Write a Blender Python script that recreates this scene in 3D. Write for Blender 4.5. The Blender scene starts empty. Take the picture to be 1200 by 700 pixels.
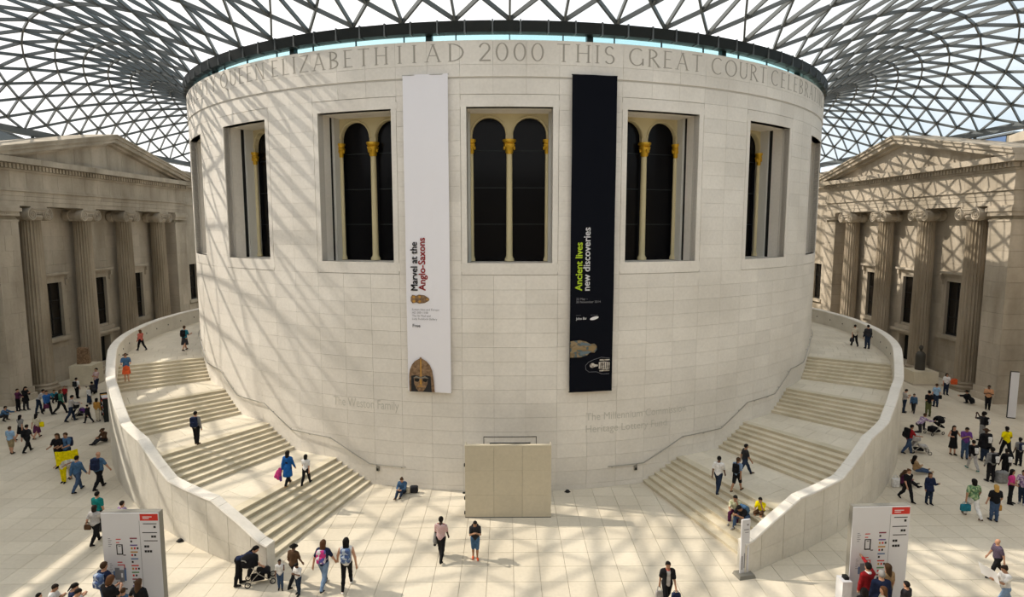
import bpy, math, random
import numpy as np
from mathutils import Vector, Matrix, Euler

random.seed(7); np.random.seed(7)
SC = bpy.context.scene
COL = SC.collection
PI = math.pi
rad = math.radians

# ------------------------------------------------------------------ camera
CAM_H = 12.18            # eye level above the court floor
FPX = 731.67             # focal length in pixels of the 1200 px wide frame
PITCH, YAW = 0.1128, 0.0084
cam_d = bpy.data.cameras.new('camera')
cam_d.sensor_width = 36.0
cam_d.lens = FPX / 1200 * 36
cam_d.clip_end = 500
cam = bpy.data.objects.new('camera', cam_d)
cam.location = (0, 0, CAM_H)
cam.rotation_euler = (PI / 2 - PITCH, 0, -YAW)
COL.objects.link(cam)
SC.camera = cam

# ------------------------------------------------------------------ sky, sun, exposure
SUN_EL = rad(42)
world = bpy.data.worlds.new('sky'); SC.world = world
world.use_nodes = True
nt = world.node_tree; nt.nodes.clear()
w_out = nt.nodes.new('ShaderNodeOutputWorld'); w_bg = nt.nodes.new('ShaderNodeBackground')
w_tc = nt.nodes.new('ShaderNodeTexCoord'); w_n = nt.nodes.new('ShaderNodeTexNoise')
w_n.inputs['Scale'].default_value = 2.2; w_n.inputs['Detail'].default_value = 6
w_s = nt.nodes.new('ShaderNodeSeparateXYZ'); w_m = nt.nodes.new('ShaderNodeMapRange')
w_m.inputs['From Min'].default_value = -0.55; w_m.inputs['From Max'].default_value = 0.75
w_m.inputs['To Min'].default_value = 0.45; w_m.inputs['To Max'].default_value = -0.12      # clearer, bluer sky away from the sun
w_a = nt.nodes.new('ShaderNodeMath'); w_a.operation = 'ADD'
w_r = nt.nodes.new('ShaderNodeValToRGB')
w_r.color_ramp.elements[0].position = 0.30; w_r.color_ramp.elements[0].color = (0.40, 0.55, 0.66, 1)
w_r.color_ramp.elements[1].position = 0.72; w_r.color_ramp.elements[1].color = (1.0, 1.0, 0.99, 1)
nt.links.new(w_tc.outputs['Generated'], w_n.inputs['Vector'])
nt.links.new(w_tc.outputs['Generated'], w_s.inputs[0]); nt.links.new(w_s.outputs[0], w_m.inputs['Value'])
nt.links.new(w_n.outputs['Fac'], w_a.inputs[0]); nt.links.new(w_m.outputs[0], w_a.inputs[1])
nt.links.new(w_a.outputs[0], w_r.inputs['Fac'])
nt.links.new(w_r.outputs['Color'], w_bg.inputs['Color'])
nt.links.new(w_bg.outputs[0], w_out.inputs[0])
w_bg.inputs['Strength'].default_value = 1.6
sun_d = bpy.data.lights.new('sun', 'SUN')
sun_d.energy = 5.2; sun_d.angle = rad(0.7); sun_d.color = (1.0, 0.905, 0.77)
sun = bpy.data.objects.new('sun', sun_d)
sun.rotation_euler = Vector((0.972 * math.cos(SUN_EL), -0.235 * math.cos(SUN_EL), -math.sin(SUN_EL))).to_track_quat('-Z', 'Y').to_euler()
sun.location = (-60, 60, 70)
COL.objects.link(sun)
vs = SC.view_settings
vs.view_transform = 'Standard'; vs.look = 'None'; vs.exposure = 0.0; vs.gamma = 1.0; vs.use_curve_mapping = False
SC.cycles.max_bounces = 7; SC.cycles.diffuse_bounces = 4; SC.cycles.transparent_max_bounces = 16
SC.cycles.sample_clamp_indirect = 6

# ------------------------------------------------------------------ pixel -> place helpers (1200x700 frame)
def ray(u, v):
    x = (u - 600) / FPX; z = -(v - 350) / FPX; y = 1.0
    c, s = math.cos(PITCH), math.sin(PITCH)
    y, z = c * y + s * z, -s * y + c * z
    c, s = math.cos(YAW), math.sin(YAW)
    return Vector((c * x + s * y, -s * x + c * y, z))
def onz(u, v, z=0.0):
    d = ray(u, v); t = (z - CAM_H) / d.z
    return Vector((0, 0, CAM_H)) + d * t
def ony(u, v, y):
    d = ray(u, v)
    return Vector((0, 0, CAM_H)) + d * (y / d.y)
def projv(P):
    x, y, z = P[0], P[1], P[2] - CAM_H
    c, s = math.cos(YAW), math.sin(YAW); y1 = s * x + c * y
    c, s = math.cos(PITCH), math.sin(PITCH)
    return 350 - FPX * (s * y1 + c * z) / (c * y1 - s * z)

# ------------------------------------------------------------------ materials
def new_mat(name):
    m = bpy.data.materials.new(name); m.use_nodes = True
    return m, m.node_tree, m.node_tree.nodes['Principled BSDF']
def plain(name, c, rough=0.6, metal=0.0, spec=0.4):
    m, t, b = new_mat(name)
    b.inputs['Base Color'].default_value = (*c, 1); b.inputs['Roughness'].default_value = rough
    b.inputs['Metallic'].default_value = metal; b.inputs['Specular IOR Level'].default_value = spec
    return m
def stone(name, c1, c2, scale=0.6, piece=0.08, rough=0.75, bump=0.15, streak=0.0, fine=8.0):
    """Stone: large soft mottling, fine grain, tone differing a little from piece to piece."""
    m, t, b = new_mat(name); N = t.nodes; L = t.links
    tc = N.new('ShaderNodeTexCoord'); geo = N.new('ShaderNodeNewGeometry'); oi = N.new('ShaderNodeObjectInfo')
    n1 = N.new('ShaderNodeTexNoise'); n1.inputs['Scale'].default_value = scale; n1.inputs['Detail'].default_value = 5
    n2 = N.new('ShaderNodeTexNoise'); n2.inputs['Scale'].default_value = fine; n2.inputs['Detail'].default_value = 4
    mp = N.new('ShaderNodeMapping')
    mp.inputs['Scale'].default_value = (1, 1, 1 if not streak else streak)
    L.new(geo.outputs['Position'], mp.inputs['Vector'])
    L.new(mp.outputs[0], n1.inputs['Vector']); L.new(geo.outputs['Position'], n2.inputs['Vector'])
    r = N.new('ShaderNodeValToRGB')
    r.color_ramp.elements[0].position = 0.32; r.color_ramp.elements[0].color = (*c1, 1)
    r.color_ramp.elements[1].position = 0.66; r.color_ramp.elements[1].color = (*c2, 1)
    L.new(n1.outputs['Fac'], r.inputs['Fac'])
    ad = N.new('ShaderNodeMath'); ad.operation = 'ADD'
    L.new(geo.outputs['Random Per Island'], ad.inputs[0]); L.new(oi.outputs['Random'], ad.inputs[1])
    fr = N.new('ShaderNodeMath'); fr.operation = 'FRACT'; L.new(ad.outputs[0], fr.inputs[0])
    ma = N.new('ShaderNodeMapRange'); ma.inputs['To Min'].default_value = 1 - piece; ma.inputs['To Max'].default_value = 1 + piece * 0.4
    L.new(fr.outputs[0], ma.inputs['Value'])
    m2 = N.new('ShaderNodeMapRange'); m2.inputs['From Min'].default_value = 0.25; m2.inputs['From Max'].default_value = 0.75
    m2.inputs['To Min'].default_value = 0.94; m2.inputs['To Max'].default_value = 1.04
    L.new(n2.outputs['Fac'], m2.inputs['Value'])
    mu = N.new('ShaderNodeMath'); mu.operation = 'MULTIPLY'; L.new(ma.outputs[0], mu.inputs[0]); L.new(m2.outputs[0], mu.inputs[1])
    vm = N.new('ShaderNodeVectorMath'); vm.operation = 'SCALE'
    L.new(r.outputs['Color'], vm.inputs[0]); L.new(mu.outputs[0], vm.inputs['Scale'])
    L.new(vm.outputs[0], b.inputs['Base Color'])
    b.inputs['Roughness'].default_value = rough; b.inputs['Specular IOR Level'].default_value = 0.3
    if bump:
        bp = N.new('ShaderNodeBump'); bp.inputs['Strength'].default_value = bump; bp.inputs['Distance'].default_value = 0.02
        L.new(n2.outputs['Fac'], bp.inputs['Height']); L.new(bp.outputs[0], b.inputs['Normal'])
    return m
def glass_clear(name, tint, gloss=0.06):
    m = bpy.data.materials.new(name); m.use_nodes = True
    t = m.node_tree; t.nodes.clear()
    o = t.nodes.new('ShaderNodeOutputMaterial'); mix = t.nodes.new('ShaderNodeMixShader')
    tr = t.nodes.new('ShaderNodeBsdfTransparent'); gl = t.nodes.new('ShaderNodeBsdfGlossy')
    tr.inputs['Color'].default_value = (*tint, 1); gl.inputs['Roughness'].default_value = 0.08
    mix.inputs['Fac'].default_value = gloss
    t.links.new(tr.outputs[0], mix.inputs[1]); t.links.new(gl.outputs[0], mix.inputs[2]); t.links.new(mix.outputs[0], o.inputs[0])
    return m
def cloth(name, c, rough=0.9):
    m, t, b = new_mat(name); N = t.nodes; L = t.links
    tc = N.new('ShaderNodeTexCoord'); n = N.new('ShaderNodeTexNoise'); n.inputs['Scale'].default_value = 9
    L.new(tc.outputs['Object'], n.inputs['Vector'])
    r = N.new('ShaderNodeValToRGB')
    r.color_ramp.elements[0].color = (*[x * 0.72 for x in c], 1); r.color_ramp.elements[0].position = 0.3
    r.color_ramp.elements[1].color = (*[min(1, x * 1.15) for x in c], 1); r.color_ramp.elements[1].position = 0.7
    L.new(n.outputs['Fac'], r.inputs['Fac']); L.new(r.outputs['Color'], b.inputs['Base Color'])
    b.inputs['Roughness'].default_value = rough; b.inputs['Specular IOR Level'].default_value = 0.15
    return m
def striped(name, c1, c2, scale=22):
    m, t, b = new_mat(name); N = t.nodes; L = t.links
    tc = N.new('ShaderNodeTexCoord'); w = N.new('ShaderNodeTexWave'); w.bands_direction = 'Z'; w.inputs['Scale'].default_value = scale / 6.28
    L.new(tc.outputs['Object'], w.inputs['Vector'])
    r = N.new('ShaderNodeValToRGB'); r.color_ramp.interpolation = 'CONSTANT'
    r.color_ramp.elements[0].color = (*c1, 1); r.color_ramp.elements[1].color = (*c2, 1); r.color_ramp.elements[1].position = 0.5
    L.new(w.outputs['Fac'], r.inputs['Fac']); L.new(r.outputs['Color'], b.inputs['Base Color'])
    b.inputs['Roughness'].default_value = 0.9; b.inputs['Specular IOR Level'].default_value = 0.15
    return m
def patterned(name, c1, c2, c3, scale=14):
    m, t, b = new_mat(name); N = t.nodes; L = t.links
    tc = N.new('ShaderNodeTexCoord'); v = N.new('ShaderNodeTexVoronoi'); v.inputs['Scale'].default_value = scale
    L.new(tc.outputs['Object'], v.inputs['Vector'])
    sx = N.new('ShaderNodeSeparateColor'); L.new(v.outputs['Color'], sx.inputs[0])
    r = N.new('ShaderNodeValToRGB'); r.color_ramp.interpolation = 'CONSTANT'
    r.color_ramp.elements[0].color = (*c1, 1); r.color_ramp.elements[1].color = (*c2, 1); r.color_ramp.elements[1].position = 0.4
    e = r.color_ramp.elements.new(0.72); e.color = (*c3, 1)
    L.new(sx.outputs[0], r.inputs['Fac']); L.new(r.outputs['Color'], b.inputs['Base Color'])
    b.inputs['Roughness'].default_value = 0.9
    return m

M = {}
M['drum'] = stone('pale limestone', (0.715, 0.675, 0.61), (0.825, 0.785, 0.72), scale=0.35, piece=0.06, rough=0.7, bump=0.05)
M['drum_core'] = plain('limestone joint', (0.53, 0.50, 0.45), 0.9)
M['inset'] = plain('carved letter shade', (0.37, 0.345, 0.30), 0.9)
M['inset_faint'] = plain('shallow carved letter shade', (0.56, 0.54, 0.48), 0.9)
M['floor'] = stone('floor limestone', (0.61, 0.545, 0.43), (0.715, 0.65, 0.53), scale=0.25, piece=0.07, rough=0.42, bump=0.02)
M['floor_joint'] = plain('floor joint', (0.48, 0.435, 0.35), 0.9)
M['step'] = stone('step limestone', (0.55, 0.49, 0.36), (0.68, 0.61, 0.47), scale=0.8, piece=0.05, rough=0.6, bump=0.03)
M['landing'] = stone('landing limestone', (0.60, 0.54, 0.43), (0.71, 0.65, 0.53), scale=0.5, piece=0.08, rough=0.5, bump=0.02)
M['parapet'] = stone('parapet limestone', (0.64, 0.605, 0.53), (0.74, 0.705, 0.63), scale=0.7, piece=0.05, rough=0.7, bump=0.05)
M['coping'] = stone('coping limestone', (0.69, 0.65, 0.58), (0.77, 0.73, 0.66), scale=0.9, piece=0.04, rough=0.6, bump=0.03)
M['old'] = stone('weathered portland stone', (0.32, 0.275, 0.21), (0.54, 0.475, 0.385), scale=0.5, piece=0.09, rough=0.85, bump=0.25, streak=0.35, fine=5)
M['old_column'] = stone('stained column stone', (0.235, 0.19, 0.13), (0.46, 0.39, 0.30), scale=0.55, piece=0.06, rough=0.85, bump=0.25, streak=0.25, fine=5)
M['statue'] = plain('dark statue stone', (0.055, 0.05, 0.04), 0.6)
M['dull_gold'] = plain('dull gold print', (0.27, 0.19, 0.09), 0.7); M['dull_blue'] = plain('dull blue print', (0.12, 0.17, 0.20), 0.7)
M['old_dark'] = stone('stained portland stone', (0.20, 0.17, 0.12), (0.36, 0.32, 0.24), scale=0.8, piece=0.10, rough=0.85, bump=0.25, streak=0.3, fine=5)
M['steel'] = plain('grey painted steel', (0.125, 0.138, 0.142), 0.45, 0.3)
M['beam'] = plain('grey edge beam steel', (0.16, 0.18, 0.19), 0.5, 0.2)
M['dark_metal'] = plain('dark bronze metal', (0.018, 0.022, 0.022), 0.45, 0.5)
M['teal_metal'] = plain('dark teal metal', (0.03, 0.05, 0.05), 0.4, 0.4)
M['rail'] = plain('brushed steel rail', (0.42, 0.41, 0.38), 0.35, 0.9)
M['roof_glass'] = glass_clear('fritted roof glass', (0.925, 0.922, 0.918), 0.035)
M['clere_glass'] = glass_clear('clerestory glass', (0.72, 0.90, 0.92), 0.08)
m_, t_, b_ = new_mat('black window glass')
b_.inputs['Base Color'].default_value = (0.004, 0.004, 0.005, 1); b_.inputs['Roughness'].default_value = 0.18; b_.inputs['Specular IOR Level'].default_value = 0.12
M['black_glass'] = m_
m_, t_, b_ = new_mat('old window glass')
b_.inputs['Base Color'].default_value = (0.012, 0.010, 0.008, 1); b_.inputs['Roughness'].default_value = 0.15; b_.inputs['Specular IOR Level'].default_value = 0.25
M['old_glass'] = m_
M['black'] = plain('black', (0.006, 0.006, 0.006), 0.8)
M['cream'] = plain('cream painted frame', (0.60, 0.52, 0.31), 0.6)
M['jamb'] = plain('off white jamb', (0.62, 0.61, 0.56), 0.7)
M['gold'] = plain('gilded plaster', (0.62, 0.37, 0.03), 0.35, 0.5)
M['hoarding'] = stone('beige hoarding board', (0.53, 0.475, 0.36), (0.58, 0.52, 0.40), scale=0.3, piece=0.03, rough=0.6, bump=0.0)
M['banner_white'] = plain('white banner cloth', (0.83, 0.82, 0.865), 0.8)
M['banner_black'] = plain('black banner cloth', (0.005, 0.006, 0.010), 0.9, 0.0, 0.08)
M['board'] = plain('white sign panel', (0.66, 0.66, 0.69), 0.45)
M['board_side'] = plain('grey sign edge', (0.22, 0.21, 0.18), 0.5)
M['print_black'] = plain('black print', (0.015, 0.015, 0.017), 0.7)
M['print_grey'] = plain('grey print', (0.22, 0.22, 0.24), 0.7)
M['print_white'] = plain('white print', (0.78, 0.78, 0.80), 0.7)
M['print_red'] = plain('red print', (0.58, 0.03, 0.02), 0.6)
M['print_darkred'] = plain('dark red lettering', (0.38, 0.025, 0.03), 0.7)
M['print_lime'] = plain('lime lettering', (0.60, 0.80, 0.04), 0.7)
for n_, c_ in (('maroon', (.22, .03, .06)), ('purple', (.13, .09, .30)), ('ochre', (.50, .26, .05)), ('blue', (.10, .17, .33)), ('green', (.10, .26, .10)), ('pink', (.45, .12, .12))):
    M['print_' + n_] = plain(n_ + ' print', c_, 0.7)
M['bronze'] = stone('old bronze print', (0.13, 0.075, 0.04), (0.31, 0.20, 0.115), scale=9, piece=0.0, rough=0.7, bump=0.0, fine=40)
M['coffin'] = patterned('painted coffin print', (0.20, 0.145, 0.08), (0.28, 0.21, 0.12), (0.09, 0.12, 0.13), 7)
M['bone'] = patterned('bone print', (0.50, 0.46, 0.40), (0.28, 0.24, 0.20), (0.62, 0.58, 0.52), 9)

# ------------------------------------------------------------------ mesh helpers
class MB:
    """Collects vertices and faces; build() links them as ONE mesh object."""
    def __init__(s): s.v = []; s.f = []
    def add(s, vs_, fs_):
        o = len(s.v); s.v += [tuple(p) for p in vs_]; s.f += [tuple(i + o for i in f) for f in fs_]; return s
    def box(s, x0, x1, y0, y1, z0, z1):
        return s.add([(x0, y0, z0), (x1, y0, z0), (x1, y1, z0), (x0, y1, z0), (x0, y0, z1), (x1, y0, z1), (x1, y1, z1), (x0, y1, z1)],
                     [(3, 2, 1, 0), (4, 5, 6, 7), (0, 1, 5, 4), (1, 2, 6, 5), (2, 3, 7, 6), (3, 0, 4, 7)])
    def hexa(s, p):   # 8 corners: bottom 4 ccw, top 4 ccw
        return s.add(p, [(3, 2, 1, 0), (4, 5, 6, 7), (0, 1, 5, 4), (1, 2, 6, 5), (2, 3, 7, 6), (3, 0, 4, 7)])
    def bar(s, a, b, w, h, up=(0, 0, 1)):
        a = Vector(a); b = Vector(b); d = (b - a).normalized(); u = Vector(up)
        r = d.cross(u)
        if r.length < 1e-4: r = d.cross(Vector((1, 0, 0)))
        r.normalize(); u = r.cross(d); r *= w / 2; u *= h / 2
        p = [a - r - u, a + r - u, a + r + u, a - r + u, b - r - u, b + r - u, b + r + u, b - r + u]
        return s.add(p, [(0, 1, 2, 3), (7, 6, 5, 4), (0, 4, 5, 1), (1, 5, 6, 2), (2, 6, 7, 3), (3, 7, 4, 0)])
    def tube(s, pts, rr, n=8, cap=True):
        pts = [Vector(p) for p in pts]
        if not isinstance(rr, (list, tuple)): rr = [rr] * len(pts)
        rings = []; prev = None
        for i, p in enumerate(pts):
            d = (pts[min(i + 1, len(pts) - 1)] - pts[max(i - 1, 0)]).normalized()
            if prev is None:
                r = d.cross(Vector((0, 0, 1)))
                if r.length < 1e-3: r = d.cross(Vector((1, 0, 0)))
            else: r = prev - d * prev.dot(d)
            r.normalize(); prev = r; q = d.cross(r)
            rings.append([p + (r * math.cos(2 * PI * k / n) + q * math.sin(2 * PI * k / n)) * rr[i] for k in range(n)])
        vs_ = [p for R_ in rings for p in R_]; fs = []
        for i in range(len(pts) - 1):
            for k in range(n):
                fs.append((i * n + k, i * n + (k + 1) % n, (i + 1) * n + (k + 1) % n, (i + 1) * n + k))
        if cap:
            fs.append(tuple(range(n - 1, -1, -1))); fs.append(tuple((len(pts) - 1) * n + k for k in range(n)))
        return s.add(vs_, fs)
    def lathe(s, prof, n=24, c=(0, 0, 0), a0=0, a1=2 * PI):
        full = abs(a1 - a0 - 2 * PI) < 1e-6; m = n if full else n + 1
        vs_ = []; fs = []
        for r, z in prof:
            for k in range(m):
                a = a0 + (a1 - a0) * k / n
                vs_.append((c[0] + r * math.cos(a), c[1] + r * math.sin(a), c[2] + z))
        for i in range(len(prof) - 1):
            for k in range(n):
                k2 = (k + 1) % m
                fs.append((i * m + k, i * m + k2, (i + 1) * m + k2, (i + 1) * m + k))
        if full and prof[0][0] > 1e-4: fs.append(tuple(range(m - 1, -1, -1)))
        if full and prof[-1][0] > 1e-4: fs.append(tuple((len(prof) - 1) * m + k for k in range(m)))
        return s.add(vs_, fs)
    def prism(s, poly, axis, a, b):
        """extrude a 2D polygon along x, y or z from a to b"""
        def P(q, t):
            return {'x': (t, q[0], q[1]), 'y': (q[0], t, q[1]), 'z': (q[0], q[1], t)}[axis]
        n = len(poly)
        return s.add([P(q, a) for q in poly] + [P(q, b) for q in poly],
                     [tuple(range(n - 1, -1, -1)), tuple(range(n, 2 * n))] + [(i, (i + 1) % n, n + (i + 1) % n, n + i) for i in range(n)])
    def ball(s, c, r, n=10, m=6):
        rx, ry, rz = r if isinstance(r, (tuple, list)) else (r, r, r)
        vs_ = [(c[0], c[1], c[2] - rz)]; fs = []
        for i in range(1, m):
            a = -PI / 2 + PI * i / m
            for k in range(n):
                b = 2 * PI * k / n
                vs_.append((c[0] + rx * math.cos(a) * math.cos(b), c[1] + ry * math.cos(a) * math.sin(b), c[2] + rz * math.sin(a)))
        vs_.append((c[0], c[1], c[2] + rz)); t = len(vs_) - 1
        for k in range(n): fs.append((0, 1 + (k + 1) % n, 1 + k)); fs.append((t, t - n + k, t - n + (k + 1) % n))
        for i in range(m - 2):
            for k in range(n):
                fs.append((1 + i * n + k, 1 + i * n + (k + 1) % n, 1 + (i + 1) * n + (k + 1) % n, 1 + (i + 1) * n + k))
        return s.add(vs_, fs)
    def xform(s, mat):
        s.v = [tuple(mat @ Vector(p)) for p in s.v]; return s
    def mesh(s, name, mat, smooth=False):
        me = bpy.data.meshes.new(name); me.from_pydata(s.v, [], s.f); me.update()
        if mat: me.materials.append(mat)
        if smooth:
            me.polygons.foreach_set('use_smooth', [True] * len(me.polygons))
            try: me.set_sharp_from_angle(angle=rad(40))
            except Exception: pass
        return me
    def build(s, name, mat, parent=None, smooth=False, loc=None):
        o = bpy.data.objects.new(name, s.mesh(name, mat, smooth)); COL.objects.link(o)
        if parent is not None: o.parent = parent
        if loc: o.location = loc
        return o
def inst(name, me, parent=None, loc=None, rz=0.0):
    o = bpy.data.objects.new(name, me); COL.objects.link(o)
    if parent is not None: o.parent = parent
    if loc: o.location = loc
    if rz: o.rotation_euler = (0, 0, rz)
    return o
def thing(name, label, cat, loc=(0, 0, 0), rz=0.0, group=None):
    o = bpy.data.objects.new(name, None); COL.objects.link(o)
    o.location = loc; o.rotation_euler = (0, 0, rz); o.empty_display_size = 0.1
    o['label'] = label; o['category'] = cat
    if group: o['group'] = group
    return o
def tag(o, label, cat, group=None):
    o['label'] = label; o['category'] = cat
    if group: o['group'] = group
    return o
def struct(name, loc=(0, 0, 0)):
    o = bpy.data.objects.new(name, None); COL.objects.link(o); o.location = loc; o['kind'] = 'structure'
    o.empty_display_size = 0.1
    return o
def stuff(o): o['kind'] = 'stuff'; return o
def copy_tree(o, parent=None):
    c = o.copy(); COL.objects.link(c)
    if parent is not None: c.parent = parent
    for ch in list(o.children): copy_tree(ch, c)
    return c

# drum axis and polar helper: th in degrees, 0 towards the camera, + to the right
DX, DY, R = 0.0, 49.97, 22.18
def pol(r, th, z=0.0):
    a = rad(th); return (DX + r * math.sin(a), DY - r * math.cos(a), z)
def sector(mb, r0, r1, t0, t1, z0, z1, n=2):
    """curved box between radii, angles and heights"""
    vs_ = []; fs = []
    for k in range(n + 1):
        t = t0 + (t1 - t0) * k / n
        vs_ += [pol(r0, t, z0), pol(r1, t, z0), pol(r1, t, z1), pol(r0, t, z1)]
    for k in range(n):
        o = 4 * k
        for a, b in ((0, 1), (1, 2), (2, 3), (3, 0)): fs.append((o + a, o + b, o + 4 + b, o + 4 + a))
    fs.append((3, 2, 1, 0)); o = 4 * n; fs.append((o, o + 1, o + 2, o + 3))
    return mb.add(vs_, fs)
def text_mesh(txt, size, extrude=0.0, align='LEFT', spacing=1.0):
    cu = bpy.data.curves.new('lettering', 'FONT'); cu.body = txt; cu.size = size; cu.extrude = extrude; cu.align_x = align
    cu.resolution_u = 3; cu.space_character = spacing
    o = bpy.data.objects.new('lettering', cu); COL.objects.link(o)
    dg = bpy.context.evaluated_depsgraph_get(); dg.update()
    me = o.evaluated_get(dg).to_mesh()
    vs_ = [v.co.copy() for v in me.vertices]; fs = [tuple(p.vertices) for p in me.polygons]
    o.evaluated_get(dg).to_mesh_clear()
    bpy.data.objects.remove(o); bpy.data.curves.remove(cu)
    return vs_, fs

# ================================================================== FLOOR
def build_floor():
    root = struct('floor')
    MB().box(-40, 40, -3, 102, -0.4, -0.035).build('floor_bed', M['floor_joint'], root)
    cw, rh, g = 0.935, 0.985, 0.007
    x_off, y_off = -2.57, 20.365
    near = MB().box(-cw / 2 + g, cw / 2 - g, -rh / 2 + g, rh / 2 - g, -0.035, 0.0).mesh('paving_slab', M['floor'])
    rest = MB(); n = 0
    cols = range(int((-37 - x_off) / cw), int((37 - x_off) / cw)); rows = range(int((-2 - y_off) / rh), int((82 - y_off) / rh))
    cand = []
    for i in cols:
        for j in rows:
            x, y = x_off + (i + .5) * cw, y_off + (j + .5) * rh
            rr = math.hypot(x - DX, y - DY)
            if rr < R - 1.5: continue
            a = math.degrees(math.atan2(abs(x), DY - y))
            key = y if (y > 18.3 and abs(x) < 0.80 * y) else 999 + y
            if rr < 29 and a > 24: key += 500
            cand.append((key, x, y))
    cand.sort()
    for k, x, y in cand:
        if n < 300:
            inst('paving_slab', near, root, (x, y, 0)); n += 1
        else:
            rest.box(x - cw / 2 + g, x + cw / 2 - g, y - rh / 2 + g, y + rh / 2 - g, -0.035, 0.0)
    stuff(rest.build('paving_slabs', M['floor'], root))
build_floor()

# ================================================================== DRUM
WIN_C = 0.35                      # angle of the middle window
BAY = 18.6
FR, OP = 5.58, 4.90               # half angles: carved surround, opening
FZ0, FZ1, OZ0, OZ1 = 10.07, 17.93, 10.62, 17.40
COURSE = 0.655
DRUM_TOP = 20.17
wins = list(range(-4, 5))
def build_drum():
    root = struct('wall_drum')
    # core behind the facing blocks, with the window openings left out
    core = MB(); rc = R - 0.04
    edges = {-110.0, 110.0}
    for k in wins: edges |= {WIN_C + BAY * k - OP, WIN_C + BAY * k + OP}
    edges = sorted(edges); ang = []
    for a, b in zip(edges, edges[1:]):
        m = max(1, int((b - a) / 3)); ang += [a + (b - a) * i / m for i in range(m)]
    ang.append(edges[-1])
    for a, b in zip(ang, ang[1:]):
        mid = (a + b) / 2
        inwin = any(abs(mid - WIN_C - BAY * k) < OP for k in wins)
        for z0, z1 in (((0, OZ0), (OZ1, DRUM_TOP - .03)) if inwin else ((0, DRUM_TOP - .03),)):
            sector(core, rc - 0.35, rc, a, b, z0, z1, 1)
    core.build('masonry_core', M['drum_core'], root)
    # far half of the drum
    sector(MB(), rc - 0.35, rc + .03, 110, 250, 0, DRUM_TOP, 40).build('rear_cladding', M['drum'], root)
    # facing blocks, five columns to a bay, stack bonded
    zs = [0.0, 0.245] + [0.245 + COURSE * k for k in range(1, 29)]      # ... 10.07 ... 17.93, 18.585
    step = BAY / 5; cache = {}; blocks = []
    for ci in range(-28, 29):
        t0 = WIN_C + BAY / 2 - step * 1 + ci * step; t1 = t0 + step; tm = (t0 + t1) / 2
        if abs(tm) > 104: continue
        inwin = any(abs(tm - WIN_C - BAY * k) < FR - .1 for k in wins)
        for zi in range(len(zs) - 1):
            z0, z1 = zs[zi], zs[zi + 1]
            if inwin and z0 > FZ0 - .05 and z1 < FZ1 + .05: continue
            blocks.append((tm, z0, z1))
    blocks.sort(key=lambda b: abs(b[0]) + (0 if b[1] < 10.2 else 3))
    rest = MB(); gp = 0.004 / R * 57.3; n = 0
    for tm, z0, z1 in blocks:
        if n < 300:
            key = (round(z0, 3))
            if key not in cache:
                mb = MB(); sector(mb, R - 0.045, R, -step / 2 + gp, step / 2 - gp, z0 + .004, z1 - .004, 2)
                mb.v = [(x - DX, y - DY, z) for x, y, z in mb.v]
                cache[key] = mb.mesh('stone_block', M['drum'])
            inst('stone_block', cache[key], root, (DX, DY, 0), rad(tm)); n += 1
        else:
            sector(rest, R - 0.045, R, tm - step / 2 + gp, tm + step / 2 - gp, z0 + .004, z1 - .004, 1)
    stuff(rest.build('stone_blocks', M['drum'], root))
    # inscription band above the groove: large facing slabs standing 6 cm proud
    for k in range(-28, 29):
        t0 = WIN_C + k * step - step / 2
        if abs(t0) > 104: continue
        mb = MB(); sector(mb, R - .05, R + .03, t0 + gp, t0 + step - gp, 18.66, 19.16, 2)
        sector(mb, R - .05, R + .03, t0 + gp, t0 + step - gp, 19.168, DRUM_TOP, 2)
        mb.build('inscription_slab', M['drum'], root)
    mb = MB(); sector(mb, R - .02, R - .005, -106, 106, 18.585, 18.66, 90); mb.build('groove', M['drum_core'], root)
    # unseen flat cap added instead of the dome, so sky brightens the clerestory
    MB().lathe([(R - .3, DRUM_TOP - .3), (0.001, DRUM_TOP - .1)], 64, (DX, DY, 0)).build('unseen_flat_cap', M['jamb'], root)
    return root
drum = build_drum()

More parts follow.
